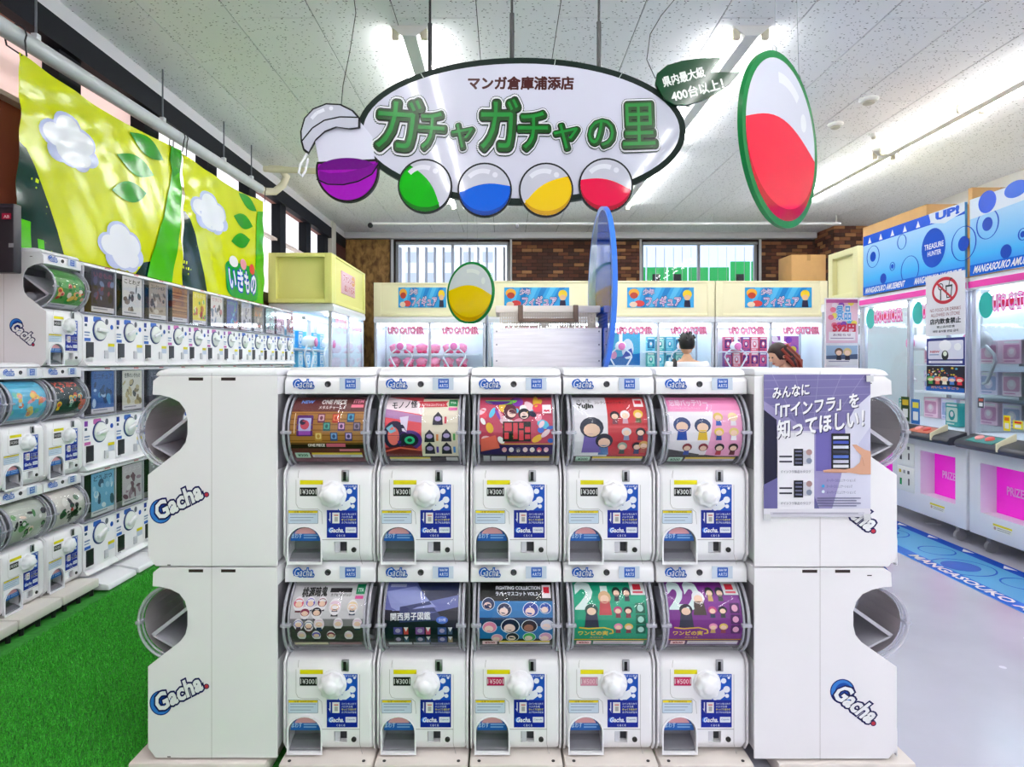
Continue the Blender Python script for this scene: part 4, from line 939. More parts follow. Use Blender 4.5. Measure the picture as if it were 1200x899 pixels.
def draw2(c):
    c.rect(0, 0, 100, 100, YEL).poly([(0, 42), (6, 48), (12, 58), (18, 72), (23, 86), (26, 100), (0, 100)], DGR)
    cloud(c, 28, 33, 42, 33)
    leaf(c, 76, 7, 28, 6, 22); leaf(c, 70, 27, 26, 7, 6); leaf(c, 67, 46, 26, 7, -18)
    c.poly([(100, 10), (90, 12), (87, 50), (86, 100), (100, 100)], '4cb818')
    c.rrect(46, 68, 90, 100, 8, '20a040').text('いきもの', 50, 74, 86, 93, '2848c0', .09).text('いきもの', 50, 74, 86, 93, 'e8f4ff', .03).ell(56, 68, 5, 5, 'f0f0f4').ell(68, 68, 4, 5, 'f0a0b0').ell(80, 70, 4, 5, 'e04848')
banner('cloud_banner', 'large glossy yellow banner with two clouds and green leaves, nearer of the two', 1.43, 3.30, 3.26, 2.13, draw1, 1)
banner('cloud_banner', 'smaller yellow banner with one cloud and blue lettering, farther of the two', 3.315, 5.17, 3.29, 2.13, draw2, 2)
# dark device at the left edge, on the near banner's edge
sb = thing('wall_box', 'small black box with a red label at the left edge by the banner', 'device', P(6, 310, 3.55), world=True)
p = P(6, 280, 3.5); MB().box(p.x - .12, p.x + .07, p.y - .03, p.y + .03, p.z - .19, p.z + .19, bev=.006).build('casing', M('1c1a24', .4), sb)
Canvas(flat_d(3.46)).rect(2, 250, 13, 257, 'b02848').text('AB', 4, 252, 11, 255.5, 'f0c8d0', .03).build('red_label', sb)
Canvas(flat_d(3.46)).rect(0, 241, 15, 243, '3c3a44').rect(10, 285, 16, 290, '8c8c94').build('trim_strip', sb)
# ================================================================ HANGING SIGN AND DISCS
DS = 3.0
def slab_px(pts, d, th, name, mat, parent, bev=.002):
    return MB().prism(pts, lambda u, v, t: P(u, v, d) + Vector((0, t, 0)), 0, th, bev=bev, seg=1).build(name, mat, parent, 30)
def ell_pts(cx, cy, rx, ry, n=72, a0=0, a1=360): return [(cx + rx * math.cos(R(a0 + (a1 - a0) * i / n)), cy + ry * math.sin(R(a0 + (a1 - a0) * i / n))) for i in range(n)]
sg = thing('hanging_sign', 'big oval white shop sign with bamboo-style green Japanese lettering and capsule balls', 'sign', P(611, 240, DS), world=True)
SGW = M('e6e6f2', .1, coat=.4)
slab_px(ell_pts(611, 153.5, 193, 86), DS, .03, 'board', M('031a14', .5, spec=.2), sg)
c = Canvas(flat_d(DS), .045, .6)
c.ell(611, 153.5, 185.5, 79, 'd6d6e8', n=72)
for a in (-78, -128, -52): 
    x_, y_ = 611 + 189 * math.cos(R(a)), 153.5 + 82.5 * math.sin(R(a)); c.line([(x_ - 4 * math.cos(R(a)), y_ - 5 * math.sin(R(a))), (x_ + 4 * math.cos(R(a)), y_ + 5 * math.sin(R(a)))], .8, 'c8d4d0')
c.build('face', sg)
c = Canvas(flat_d(DS - .0005), .3)
c.text('マンガ倉庫浦添店', 549, 90, 672, 105, '4a060c', .045); c.build('small_lettering', sg, 'dark red line of small lettering')
c = Canvas(flat_d(DS - .0008), .25, .3)
LET = (('ガ', 439, 114, 498, 180), ('チ', 487, 129, 526, 180), ('ャ', 526, 143, 559, 179), ('ガ', 560, 114, 612, 180), ('チ', 604, 129, 647, 180), ('ャ', 646, 143, 682, 180), ('の', 686, 138, 724, 177), ('里', 726, 119, 772, 176))
for col, bo in (('0c3a2c', .128), ('f2f4fa', .11), ('021810', .076), ('074c1a', .055)):
    for k, (ch, x0, y0, x1, y1) in enumerate(LET): c.text(ch, x0 + 4, y0 + 4, x1 - 4, y1 - 4, col, bo, (4, 4, 2, 0, 0, 0, -2, -2)[k], same=k > 0, res=3)
for k, (ch, x0, y0, x1, y1) in enumerate(LET): c.text(ch, x0 + 3, y0 + 3, x1 - 5, y1 - 5, '1a8c34', 0, (4, 4, 2, 0, 0, 0, -2, -2)[k], same=k > 0, res=3)
c.build('bamboo_lettering', sg, 'large green bamboo-style lettering with white outline')
def ball(cx, cy, r, col, dk, ang, label):
    b = slab_px(ell_pts(cx, cy, r, r, 40), DS - .012, .02, 'capsule_ball', M('0a0c10', .4, spec=.2), sg); b['label'] = label
    c = Canvas(flat_d(DS - .0125), .05, .6)
    c.ell(cx, cy, r - 2, r - 2, 'c9c9d8', n=40)
    for rr, cc in ((r - 2, dk), (r - 2, col)):
        pts = [(cx + rr * math.cos(R(ang + a)), cy + rr * math.sin(R(ang + a))) for a in range(0, 181, 9)]
        if cc == col: pts = [(cx + (p[0] - cx) * .99 - 1 * math.cos(R(ang + 90)) * 0, cy + (p[1] - cy) * .86 - 1) for p in pts]
        mid = [(cx + rr * math.cos(R(ang + 180)) * (1 - 2 * t) + 7 * math.sin(math.pi * t) * math.cos(R(ang - 90)), cy + rr * math.sin(R(ang + 180)) * (1 - 2 * t) + 7 * math.sin(math.pi * t) * math.sin(R(ang - 90))) for t in [i / 10 for i in range(1, 10)]]
        c.poly(pts + mid, cc)
    c.ring(cx - 2, cy + 2, r * .8, r * .84, r * .17, 'e6e6f0', 14, a0=-135, a1=-70).ell(cx + r * .38, cy - r * .55, r * .1, r * .1, 'e6e6f0', n=12)
    c.build('ball_print', b)
ball(498, 218, 32, '18b418', '0c7a14', 55, 'green capsule ball')
ball(568, 222.5, 32, '1464dc', '0c48a4', -8, 'blue capsule ball')
ball(640, 222.5, 32, 'f0c80c', 'c8980c', -32, 'yellow capsule ball')
ball(710, 217, 32, 'e8204c', 'b01034', 12, 'red capsule ball')
# open purple capsule at the left end
oc = slab_px(ell_pts(407, 199, 37, 38, 40, -20, 200), DS - .02, .024, 'capsule_bowl', M('14060f', .4, spec=.2), sg); oc['label'] = 'open purple capsule bottom'
c = Canvas(flat_d(DS - .0205), .12, .5); c.poly(ell_pts(407, 199, 34.5, 35.5, 40, -16, 196), 'a010b4').poly(ell_pts(407, 199, 34.5, 14, 30, 178, 362), '6c0880')
c.poly([(374, 213), (386, 216), (402, 216), (420, 212), (438, 202), (442, 196), (443, 190), (430, 196), (405, 202), (386, 203), (374, 200)], '7c0c90').line([(371, 210), (384, 216), (402, 216.5), (420, 212.5), (436, 204), (443, 193)], 1.5, '200824'); c.build('ball_print', oc)
slab_px([(366, 150), (420, 140), (436, 160), (440, 196), (400, 206), (376, 204)], DS - .004, .02, 'backing_plate', M('d2d2e4', .3, spec=.3), sg)
LIDP = [(355, 176), (352, 165), (351.5, 154), (356, 138), (366, 127), (382, 120.5), (399, 121.5), (414, 129), (422, 138), (421.5, 149), (410, 150.5), (394, 148), (380, 153.5), (368.5, 164), (360, 180)]
tc_ = slab_px(LIDP, DS - .02, .024, 'capsule_lid', M('0a0c10', .4, spec=.2), sg); tc_['label'] = 'clear grey capsule lid tipped open'
c = Canvas(flat_d(DS - .0205), .12)
c.poly([(386 + (x_ - 386) * .94, 150 + (y_ - 150) * .93) for x_, y_ in LIDP], 'c6c8d8').line([(354, 165), (366, 150), (380, 141), (398, 137), (420, 137.5)], 1.6, '14161c').line([(365, 139), (371, 132.5), (380, 128.5)], 4, 'eceef8').ell(388, 127, 2.5, 2.5, 'eceef8', n=12)
c.build('ball_print', tc_)
MB().tube([P(360, 180, DS - .015), P(352, 193, DS - .015), P(350, 203, DS - .015), P(354, 207, DS - .015), P(358, 200, DS - .015), P(361, 186, DS - .015)], .006, 8).build('capsule_strap', M('e8e8ee', .4), sg)
# green leaf-shaped bubble
bb = slab_px([(768, 98), (770, 86), (782, 76), (800, 71), (822, 68), (846, 67), (832, 85), (868, 84), (856, 98), (842, 108), (824, 117), (806, 123), (790, 123), (778, 115)], DS - .02, .02, 'leaf_bubble', M('074020', .08, spec=.3), sg); bb['label'] = 'dark green leaf-shaped bubble with white lettering'
c = Canvas(flat_d(DS - .0212), .2); c.text('県内最大級', 776, 84, 826, 96, 'f4faf4', .035, -15).text('400台以上！', 786, 99, 848, 112, 'f4faf4', .035, -15); c.build('bubble_lettering', bb)
for px, y1 in ((503.5, 80), (600, 68), (702.5, 78)):
    p = P(px, y1, DS); MB().cyl((p.x, p.y + .015, p.z), (p.x, p.y + .015, CEIL - .012), .006, n=8).build('hanging_rod', DARK, sg)
    MB().cyl((p.x, p.y + .015, p.z - .005), (p.x, p.y + .015, p.z + .22), .011, n=8).build('rod_sleeve', DARK, sg)
# loose ceiling wires
for k, (pts, lb) in enumerate((([(415, 0), (417, 15), (410, 60), (402, 100), (400, 122)], 'thin black wire looping down left of the oval sign'), ([(790, 0), (775, 18), (762, 40), (758, 70), (768, 92)], 'thin black wire looping down right of the oval sign'))):
    q = [P(x_, y_, 3.02) for x_, y_ in pts]; q = [Vector((q[0].x, q[0].y, CEIL - .012))] + q
    tag(MB().tube(q, .0022, 5).build('hanging_wire', DARK), lb, 'wire')

def capsule_disc(label, loc, rz, rad, col, dk, ang, border='0f7a3c', flat=False, top='e2e4f2'):
    t = thing('capsule_disc', label, 'sign', loc, rz)
    MB().lathe([(rad, 0), (rad, .02), (.001, .02)], (0, .01, rad), (0, -1, 0), 72).build('board', M(border, .3, spec=.25), t)
    fn = lambda u, v, l: (u, -.0105 - l * .0001, rad - v)
    c = Canvas(fn, .05, .6); r = rad * .92
    c.ell(0, 0, r, r, top, n=64)
    for rr, cc, sh in ((r, dk, 0), (r, col, 1)):
        pts = [(rr * math.cos(R(ang + a)), rr * math.sin(R(ang + a))) for a in range(0, 181, 6)]
        if sh: pts = [(x_ * 1 + .055 * rad * 2 * max(0, math.sin(R(180 * i / 30))) * math.sin(R(ang)) * .4, y_ - .11 * rad * math.sin(R(180 * i / 30)) * 1.3) for i, (x_, y_) in enumerate(pts)]
        mid = [(-rr * math.cos(R(ang)) * (1 - 2 * q) + .25 * rad * math.sin(math.pi * q) * math.cos(R(ang - 90)), -rr * math.sin(R(ang)) * (1 - 2 * q) + .25 * rad * math.sin(math.pi * q) * math.sin(R(ang - 90))) for q in [i / 14 for i in range(1, 14)]]
        c.poly(pts + mid, cc)
    if not flat: c.ring(0, 0, r * .84, r * .84, r * .13, 'f4f6fc', 18, a0=-100, a1=-55).ell(r * .62, -r * .38, r * .09, r * .12, 'f4f6fc', n=16)
    c.build('face', t)
    return t
def cord(t, rad, xs, H):
    for x_ in xs:
        z = rad + math.sqrt(rad * rad - x_ * x_) - .02
        MB().tube([(x_ + .018 * math.cos(R(a)), 0, z + .03 + .018 * math.sin(R(a))) for a in range(0, 361, 30)], .002, 5).build('hook', METAL, t)
        MB().cyl((x_, 0, z + .05), (x_ * .6, 0, H), .0012, n=5).build('cord', M('909498', .4), t)
rp = P(915, 166, 2.75)
rd = capsule_disc('large red and white capsule disc with green rim hanging at the right', (rp.x, rp.y, rp.z - .375), R(43), .375, 'f42c48', 'c0142c', 3)
cord(rd, .375, (-.06, .19), CEIL - .012 - rp.z + .375)
yp = P(551, 343.5, 7.4)
yd = capsule_disc('small yellow and white capsule disc with green rim hanging in the distance', (yp.x, yp.y, yp.z - .365), R(-38), .365, 'f8d020', 'd8a818', 8)
cord(yd, .365, (-.05, .12), CEIL - .012 - yp.z + .365)
bp_ = Vector((.434, 2.86 - D0, 0))
bdk = capsule_disc('blue capsule disc with pale back stood edge-on beside the white box', (bp_.x, bp_.y, 1.41), R(-90), .37, '1450d8', '0c3ca0', -90, '3c78e0', top='a4bce8', flat=True)

# ================================================================ BOX AND BASKET ON THE ISLAND
DB = 2.74
bxl, bxr = P(578, 0, DB).x, P(705, 0, DB).x; bz1 = P(0, 384.5, DB).z; by0 = DB - D0
wbx = thing('wooden_box', 'white painted wooden box on top of the island', 'box', ((bxl + bxr) / 2, by0 + .16, 1.408), world=True)
WW = wood_mat('e4e2e8', 'f2f0f6', (1, 3, 14))
MB().box(bxl, bxr, by0, by0 + .012, 1.409, bz1, bev=.0015).build('front_board', WW, wbx)
MB().box(bxl, bxr, by0 + .32, by0 + .332, 1.409, bz1, bev=.0015).build('back_board', WW, wbx)
for a in (bxl, bxr - .012): MB().box(a, a + .012, by0 + .012, by0 + .32, 1.409, bz1).build('side_board', WW, wbx)
MB().box(bxl + .012, bxr - .012, by0 + .012, by0 + .32, 1.409, 1.42).build('bottom_board', WW, wbx)
for px in (582, 702):
    for py in (388.5, 404, 423):
        p = P(px, py, DB); MB().cyl((p.x, p.y - .001, p.z), (p.x, p.y + .003, p.z), .004, n=8).build('screw', GREY, wbx)
bk0 = thing('plastic_basket', 'grey-beige plastic basket with brown handle inside the white box', 'basket', ((bxl + bxr) / 2, by0 + .16, 1.42), world=True)
BAS = M('dcd2c8', .45); xa, xb = P(586, 0, DB).x, P(699, 0, DB).x; zt = P(0, 361, DB).z
ya, yb = by0 + .03, by0 + .3
mb = MB()
for (X0, X1) in ((xa, xb),):
    mb.box(X0 + .02, X1 - .02, ya + .02, yb - .02, 1.421, 1.43)
# lattice sides: bars with real gaps
nz = 9
for k in range(nz + 1):
    z = bz1 - .05 + (zt - bz1 + .05) * k / nz
    for yy in (ya, yb): mb.box(xa + .01, xb - .01, yy, yy + .004, z - .0022, z + .0022)
    for xx in (xa, xb): mb.box(xx - .002, xx + .002, ya, yb, z - .0022, z + .0022)
for k in range(37):
    x_ = xa + .01 + (xb - xa - .02) * k / 36
    for yy in (ya, yb): mb.box(x_ - .0025, x_ + .0025, yy, yy + .004, 1.43, zt)
for k in range(20):
    y_ = ya + (yb - ya) * k / 19
    for xx in (xa, xb): mb.box(xx - .002, xx + .002, y_ - .0025, y_ + .0025, 1.43, zt)
o = mb.build('lattice', BAS, bk0); 
mb = MB()
for yy in (ya - .012, yb - .004): mb.box(xa - .02, xb + .02, yy, yy + .016, zt - .018, zt + .012, bev=.004)
for xx in (xa - .02, xb + .004): mb.box(xx, xx + .016, ya, yb, zt - .018, zt + .012, bev=.004)
mb.build('rim', M('e4dcd4', .4), bk0)
HB = M('6a5448', .45); hz = P(0, 375, DB).z
mb = MB()
for px in (610, 675): x_ = P(px, 0, DB).x; mb.box(x_ - .011, x_ + .011, ya - .026, ya - .012, hz - .008, zt + .014, bev=.003)
mb.box(P(610, 0, DB).x, P(675, 0, DB).x, ya - .026, ya - .014, hz - .008, hz + .008, bev=.003); mb.build('handle', HB, bk0)
mb = MB()
# ================================================================ CLAW MACHINES
MAG = 'd418b8'
PINK = M('e838a8', .3)
LAMP = M('eef6ff', .4, emit=9.0)
BASEW = M('e2e2ea', .3)
cast = MB().cyl((-.015, 0, .045), (.015, 0, .045), .045, n=16).box(-.02, .02, -.02, .02, .07, .13).mesh('caster', [M('808088', .5)], 40)
def claw_machine(label, W, loc, rz, detail, H=2.12, D=.95, group='claw machines', seed=0, text='UFO CATCHER', side_panel=False):
    t = thing('claw_machine', label, 'claw machine', loc, rz, group)
    h = W / 2; cz = .84
    base = MB().box(-h, h, 0, D, .12, cz - .04, bev=.012).mesh('base', BASEW, 35)
    doors = [(-h + .12, -h + .55), (h - .55, h - .12)]
    if detail:
        for a, b in doors: base = bool_diff(base, MB().box(a, b, -.05, .16, .30, .68).mesh('c', BASEW))
    link('base', base, t)
    for a, b in doors if detail else ():
        dn = MB().box(a, b, .125, .15, .30, .68).build('prize_door', M(MAG, .2, emit=.25), t, label='magenta prize door')
        c = Canvas(lambda u, v, l: (u, .1245 - l * EPS, v), .3)
        c.text('PRIZE OUT', a + .1, .52, b - .02, .455, 'f4b8ec', .02); c.build('door_lettering', dn)
        c = Canvas(lambda u, v, l: (u, -.0006 - l * EPS, v), .4); m_ = (a + b) / 2
        c.rect(m_ - .09, .25, m_ + .09, .235, 'f0e030').rect(m_ - .09, .235, m_ + .09, .2, 'f4f4f0', True).ell(m_ - .07, .217, .012, .012, 'c0a0a0').rect(m_ - .05, .225, m_ + .08, .221, '808080').rect(m_ - .05, .212, m_ + .07, .208, '808080', True)
        c.build('warning_label', t)
    if detail:
        for k in (0, 1):
            z0, z1 = (.28, .5) if k == 0 else (.51, .72)
            cp = MB().box(-.12, .12, -.006, .004, z0, z1, bev=.003).build('coin_panel', M('e8e8e6', .35), t)
            c = Canvas(lambda u, v, l: (u, -.0066 - l * EPS, v), .4)
            for q in range(3): c.rect(-.09 + .06 * q, z1 - .06, -.06 + .06 * q, z1 - .03, ['d8c040', 'a0a0a8', '606068'][q], q > 0)
            c.rect(-.08, z0 + .05, -.05, z0 + .11, '209050' if k == 0 else '505058').rect(.04, z0 + .06, .06, z0 + .12, '404048', True); c.build('coin_fittings', cp)['kind'] = 'stuff'
    for x_ in (-h + .15, h - .15):
        for y_ in (.06, D - .12): o = link('caster', cast, t); o.location = (x_, y_, 0)
    con = MB().prism([(-.12, cz - .05), (-.14, cz - .02), (-.12, cz + .01), (.03, cz + .06), (.03, cz - .05)], yz, -h + .02, h - .02, bev=.008).build('console', M('33343e', .35), t)
    if detail:
        for a, b in doors:
            mx = (a + b) / 2
            pl = MB().prism([(-.115, cz + .013), (-.005, cz + .052), (-.005, cz + .056), (-.115, cz + .018)], yz, a + .0, a + .26).build('button_plate', M('2c8c88' if seed == 1 else 'c86a50', .35), con)
            for q in range(2): MB().lathe([(.032, 0), (.032, .014), (.024, .02), (.001, .021)], (a + .07 + .1 * q, -.055, cz + .035), (0, -.33, .94), 20).build('button', M('e05c58' if q else 'f0a0a0', .3), con)
            MB().prism([(-.14, cz - .03), (-.14, cz + .03), (0, cz + .10), (0, cz - .03)], yz, b - .1, b - .085).build('console_cheek', M('e4dcbc', .4), t)
    for x_ in (-h, 0 - .02, h - .045):
        for y_ in ((.02,) if x_ == -.02 else (.02, D - .06)):
            MB().box(x_, x_ + (.04 if x_ == -.02 else .045), y_, y_ + .04, cz, H - .1, bev=.006).build('post', M('b8bcc8', .25, metal=.3), t)
    MB().box(-h + .02, h - .02, D - .04, D - .01, cz, H - .1).build('back_panel', M('e4eef6', .4), t)
    MB().box(-h + .02, h - .02, .02, D - .02, cz - .02, cz + .06).build('prize_floor', M('e4e8f2', .4), t)
    for a, b in ((-h + .045, -.02), (.02, h - .045)): MB().box(a, b, .03, .036, cz + .06, H - .1).build('front_glass', GLASS, t)
    for q_, x_ in enumerate((-h + .01, h - .016)):
        sol = side_panel or (label.find('left row') > 0 and q_ == 1)
        MB().box(x_, x_ + .006, .06, D - .06, cz + .06, H - .1).build('side_panel' if sol else 'side_glass', M('dfe8f2', .4) if sol else GLASS, t)
    MB().box(-h, h, 0, D, H - .1, H, bev=.008).build('roof', M('f0eef4', .35), t)
    MB().box(-h, h, -.006, .002, H - .085, H - .035).build('roof_stripe', PINK if detail else M('dce0e8', .3), t)
    for s in (-1, 1): MB().cyl((s * h * .9, .12, H - .13), (s * h * .08, .12, H - .13), .02, n=8).build('lamp_tube', LAMP, t)
    MB().cyl((-h * .9, D - .1, H - .13), (h * .9, D - .1, H - .13), .016, n=8).build('lamp_tube', LAMP, t)
    for s in ((-1, 1)):
        c = Canvas(lambda u, v, l: (u, .029 - l * EPS, v), .3)
        x0 = -h + .12 if s < 0 else .1
        w2 = h - .22
        if detail: c.rect(x0, H - .2, x0 + w2, H - .26, 'e01848').ell(x0 + .02, H - .23, .075, .1, '28b8b0')
        c.text(text, x0 + w2 * .16, H - .16, x0 + w2, H - .28, 'f020b0' if detail else 'd83878', .09, ref=.03).text(text, x0 + w2 * .16, H - .16, x0 + w2, H - .28, 'ffd8f4' if detail else 'f6a8c4', .02)
        c.build('glass_lettering', t)
    MB().box(-h + .05, h - .05, D * .45, D * .45 + .05, H - .2, H - .16).build('gantry_rail', M('c8ccd8', .3), t)
    for x_ in (-h * .5, h * .5):
        x_ += random.uniform(-.12, .12)
        cl = MB().cyl((x_, .45, H - .18), (x_, .45, H - .42), .03, n=12).lathe([(.05, .02), (.085, -.01), (.1, -.06), (.085, -.11), (.03, -.13)], (x_, .45, H - .42), (0, 0, 1), 20).build('claw_head', M('f0f0f6', .25), t)
        MB().lathe([(.06, 0), (.062, .012), (.04, .02), (.001, .02)], (x_, .36, H - .48), (0, -1, 0), 16).build('claw_badge', M('d86ca8', .3), cl)
        for s in (-1, 1): MB().tube([(x_ + s * .05, .45, H - .5), (x_ + s * .17, .45, H - .60), (x_ + s * .19, .45, H - .66), (x_ + s * .09, .45, H - .84), (x_ + s * .05, .45, H - .85)], .014, 6).build('claw_arm', M('e0e4ee', .25), cl)
    return t
# right side: two machines facing the aisle
RF = 3.65
random.seed(31)
claw_machine('white claw machine with magenta prize doors on the right, farther of the two', 1.5, (RF, 5.75 - D0, 0), R(-90), True, seed=0, group='claw machines on the right')
claw_machine('white claw machine with magenta prize doors at the right edge, nearer of the two', 1.5, (RF, 4.22 - D0, 0), R(-90), True, seed=1, group='claw machines on the right')
# back row
BDp = 10.4
hx = [P(px, 0, BDp).x for px in (503.5, 637.5, 772, 904)]
bl = ['with pink plush prizes', 'half hidden behind the white box', 'behind the person in white', 'behind the person in red']
for k in range(4):
    claw_machine('claw machine in the back row %s' % bl[k], 1.84, (hx[k], BDp - D0, 0), 0, False, H=2.2, group='claw machines along the back', side_panel=True)
claw_machine('claw machine facing the aisle at the end of the left row, under a yellow header', 1.84, (-2.19, 8.95 - D0, 0), R(90), False, H=2.2, D=.82, group='claw machines along the back')
claw_machine('claw machine turned away behind the notice stand, under a framed yellow header', 1.7, (4.95, 8.2 - D0, 0), R(180), False, H=2.2, group='claw machines along the back')

# header boxes
CRE, YLW = M('efe8c4', .45), M('e2de84', .45)
def header(label, W, Dh, z0, z1, loc, rz, mat, sign=None, framed_side=0):
    t = thing('header_box', label, 'header box', loc, rz, 'header boxes on the claw machines')
    h = W / 2
    MB().box(-h + .012, h - .012, .012, Dh - .03, z0 + .02, z1 - .02).build('carcass', mat, t)
    fr = MB()
    for a, b, e, f in ((-h, -h + .12, z0, z1), (h - .12, h, z0, z1), (-h + .12, h - .12, z0, z0 + .05), (-h + .12, h - .12, z1 - .03, z1)): fr.box(a, b, 0, .03, e, f, bev=.004)
    fr.build('front_frame', mat, t)
    if framed_side:
        fr = MB(); x_ = framed_side * (h - .012); a, b = sorted((x_, x_ + framed_side * .09))
        for e, f, g, i_ in ((0, .09, z0, z1), (Dh - .1, Dh, z0, z1), (.09, Dh - .1, z0, z0 + .05), (.09, Dh - .1, z1 - .05, z1)): fr.box(a, b, e, f, g, i_, bev=.003)
        fr.build('side_frame', mat, t)
    if sign:
        sx0, sx1, sz0, sz1 = sign['box']
        sp = MB().box(sx0, sx1, .002, .012, sz0, sz1).build('picture_sign', M('2c98dc' if sign['kind'] == 'blue' else 'f4c0cc', .3), t)
        W_, H_ = sx1 - sx0, sz1 - sz0
        c = Canvas(lambda u, v, l: (sx0 + u * W_ / 100, .0018 - l * .0002, sz1 - v * H_ / 100), .3)
        if sign['kind'] == 'blue':
            c.rect(0, 0, 100, 100, '3aa4e4')
            for q in range(6): c.poly([(15 + 14 * q, 0), (24 + 14 * q, 0), (14 + 12 * q, 100), (8 + 12 * q, 100)], ['5cc0f0', '2484d0'][q % 2], q > 0)
            c.ell(10, 28, 8, 22, 'f0b040', n=16).ell(10, 40, 6, 16, 'c04838', n=14).ell(18, 80, 8, 16, 'd84848', n=14).ell(9, 85, 6, 14, 'f4d8c0', n=12)
            c.ell(90, 34, 7, 22, 'f4d030', n=14).ell(90, 50, 5, 14, 'e8b890', n=12).poly([(85, 98), (95, 98), (94, 64), (86, 64)], '302c48')
            for t_, x0, y0, x1, y1, cc in (('少年', 24, 8, 40, 36, '7030a0'), ('フィギュア', 28, 46, 80, 92, '8c28a8')):
                c.text(t_, x0, y0, x1, y1, '2c1c70', .12, ref=.02).text(t_, x0, y0, x1, y1, 'fbf4ff', .06, ref=.02).text(t_, x0, y0, x1, y1, cc, .005, ref=.02)
        else:
            c.rect(0, 0, 100, 100, 'f6c8d4').ell(85, 25, 14, 24, 'f0a850', n=16)
            for t_, x0, y0, x1, y1 in (('ファンシー', 10, 12, 88, 46), ('ぬいぐるみ', 18, 54, 94, 90)): c.text(t_, x0, y0, x1, y1, 'fbf0f4', .1, ref=.02).text(t_, x0, y0, x1, y1, 'd83c58', .03, ref=.02)
        c.build('sign_print', sp)
    return t
HB0, HB1 = 2.201, 2.79
sgn_px = ((467, 523), (591, 667), (735, 813), (873, 951))
for k in range(4):
    sxa, sxb = (P(sgn_px[k][0], 0, BDp).x - hx[k], P(sgn_px[k][1], 0, BDp).x - hx[k])
    header('cream header box with blue picture sign, %s' % ['left of the yellow disc', 'behind the basket', 'above the person in white', 'above the person in red'][k], 1.84, .6, HB0, HB1 + (.0 if k else -.03), (hx[k], BDp - D0 - .01, 0), 0, CRE, dict(kind='blue', box=(sxa, sxb, P(0, 360.5, BDp).z, P(0, 337, BDp).z)))
header('yellow header box with small pink sign beyond the left row', 1.84, .8, 2.201, 2.83, (-2.185, 8.95 - D0, 0), R(90), YLW, dict(kind='pink', box=(-.5, .25, 2.38, 2.68)), framed_side=-1)
hd = thing('header_box', 'pale yellow framed header box left of the blue board', 'header box', (4.3, 7.55 - D0, 2.201), group='header boxes on the claw machines', world=True)
MB().box(4.1, 5.6, 7.26 - D0, 7.87 - D0, 2.202, 2.77).build('carcass', M('e8e4b0', .45), hd)
fr = MB()
for a, b, e, f in ((7.24, 7.34, 2.201, 2.79), (7.8, 7.9, 2.201, 2.79), (7.34, 7.8, 2.201, 2.27), (7.34, 7.8, 2.72, 2.79)): fr.box(4.04, 4.2, a - D0, b - D0, e, f, bev=.004)
fr.build('side_frame', M('e8e4b0', .45), hd)

# blue printed boards above the right machines
def blue_board(label, y0, y1, flip):
    z0, z1 = 2.125, 2.72
    t = thing('printed_board', label, 'sign board', (RF - .02, (y0 + y1) / 2, z0), 0, 'blue boards over the right claw machines', world=True)
    MB().box(RF - .02, RF, y0, y1, z0, z1, bev=.002).build('board', M('3c98dc', .35), t)
    m = bpy.data.materials.new('blue_fade'); m.use_nodes = True; nt = m.node_tree; b = nt.nodes['Principled BSDF']
    tc = nt.nodes.new('ShaderNodeTexCoord'); sx = nt.nodes.new('ShaderNodeSeparateXYZ'); mr = nt.nodes.new('ShaderNodeMapRange'); cr = nt.nodes.new('ShaderNodeValToRGB')
    nt.links.new(tc.outputs['Object'], sx.inputs[0]); nt.links.new(sx.outputs['Z'], mr.inputs['Value']); mr.inputs['From Min'].default_value = z0; mr.inputs['From Max'].default_value = z1
    nt.links.new(mr.outputs[0], cr.inputs[0]); cr.color_ramp.elements[0].color = hexc('1464e0'); cr.color_ramp.elements[1].color = hexc('9cc8ec'); cr.color_ramp.elements[1].position = .8
    e = cr.color_ramp.elements.new(.25); e.color = hexc('38a8ec'); nt.links.new(cr.outputs[0], b.inputs['Base Color']); b.inputs['Roughness'].default_value = .25
    L = y1 - y0
    c = Canvas(lambda u, v, l: (RF - .0205 - l * .0001, y1 - u / 100 * L, z1 - v / 100 * (z1 - z0)), .25)
    c.rect(0, 0, 100, 100, m).rect(0, 0, 100, 16, '1458d8')
    for q in range(7): c.poly([(6 + 13 * q, 14), (8 + 13 * q, 4), (10 + 13 * q, 14)], 'eaf2ff', q > 0)
    D_ = '1450c8'
    for x_, y_, r_, ri in ((12, 38, 11, 5), (44, 28, 7, 0), (34, 62, 4.2, 2.2), (52, 74, 13, 0), (99, 55, 14, 6), (24, 78, 5, 5)):
        asp = L / (z1 - z0)
        c.ring(x_, y_, r_ * .7, r_ * .7 * asp, .9, D_, 28)
        if ri: c.ell(x_, y_, ri * .7, ri * .7 * asp, D_, n=22)
    c.ell(74, 50, 10.5, 28, '1454cc', n=30).text('TREASURE', 66, 43, 83, 51, 'eef4ff', .02).text('HUNTER', 69, 54, 81, 61, 'eef4ff', .02)
    c.rect(0, 86, 100, 100, '1c68dc')
    for q in range(2): c.text('MANGASOUKO AMUSEMENT', 3 + 54 * q, 88, 47 + 50 * q, 97.5, 'f4f8ff', .03, shear=.15)
    if not flip: c.poly([(70, 0), (100, 0), (100, 12), (84, 20), (72, 14)], 'dce8f8').text('UP!', 76, 1, 96, 13, '1458d8', .06)
    else: c.poly([(0, 0), (60, 0), (54, 20), (0, 26)], 'dce8f8').ell(12, 10, 6, 14, '1c58e0').ell(30, 6, 7, 10, '2a6ae8')
    c.build('print', t)
blue_board('blue printed board with circles above the farther right claw machine', 4.985 - D0, 6.4 - D0, False)
blue_board('blue printed board with circles above the nearer right claw machine', 3.45 - D0, 4.93 - D0, True)
CARD = M('c89c64', .75, var=.06, vs=5)
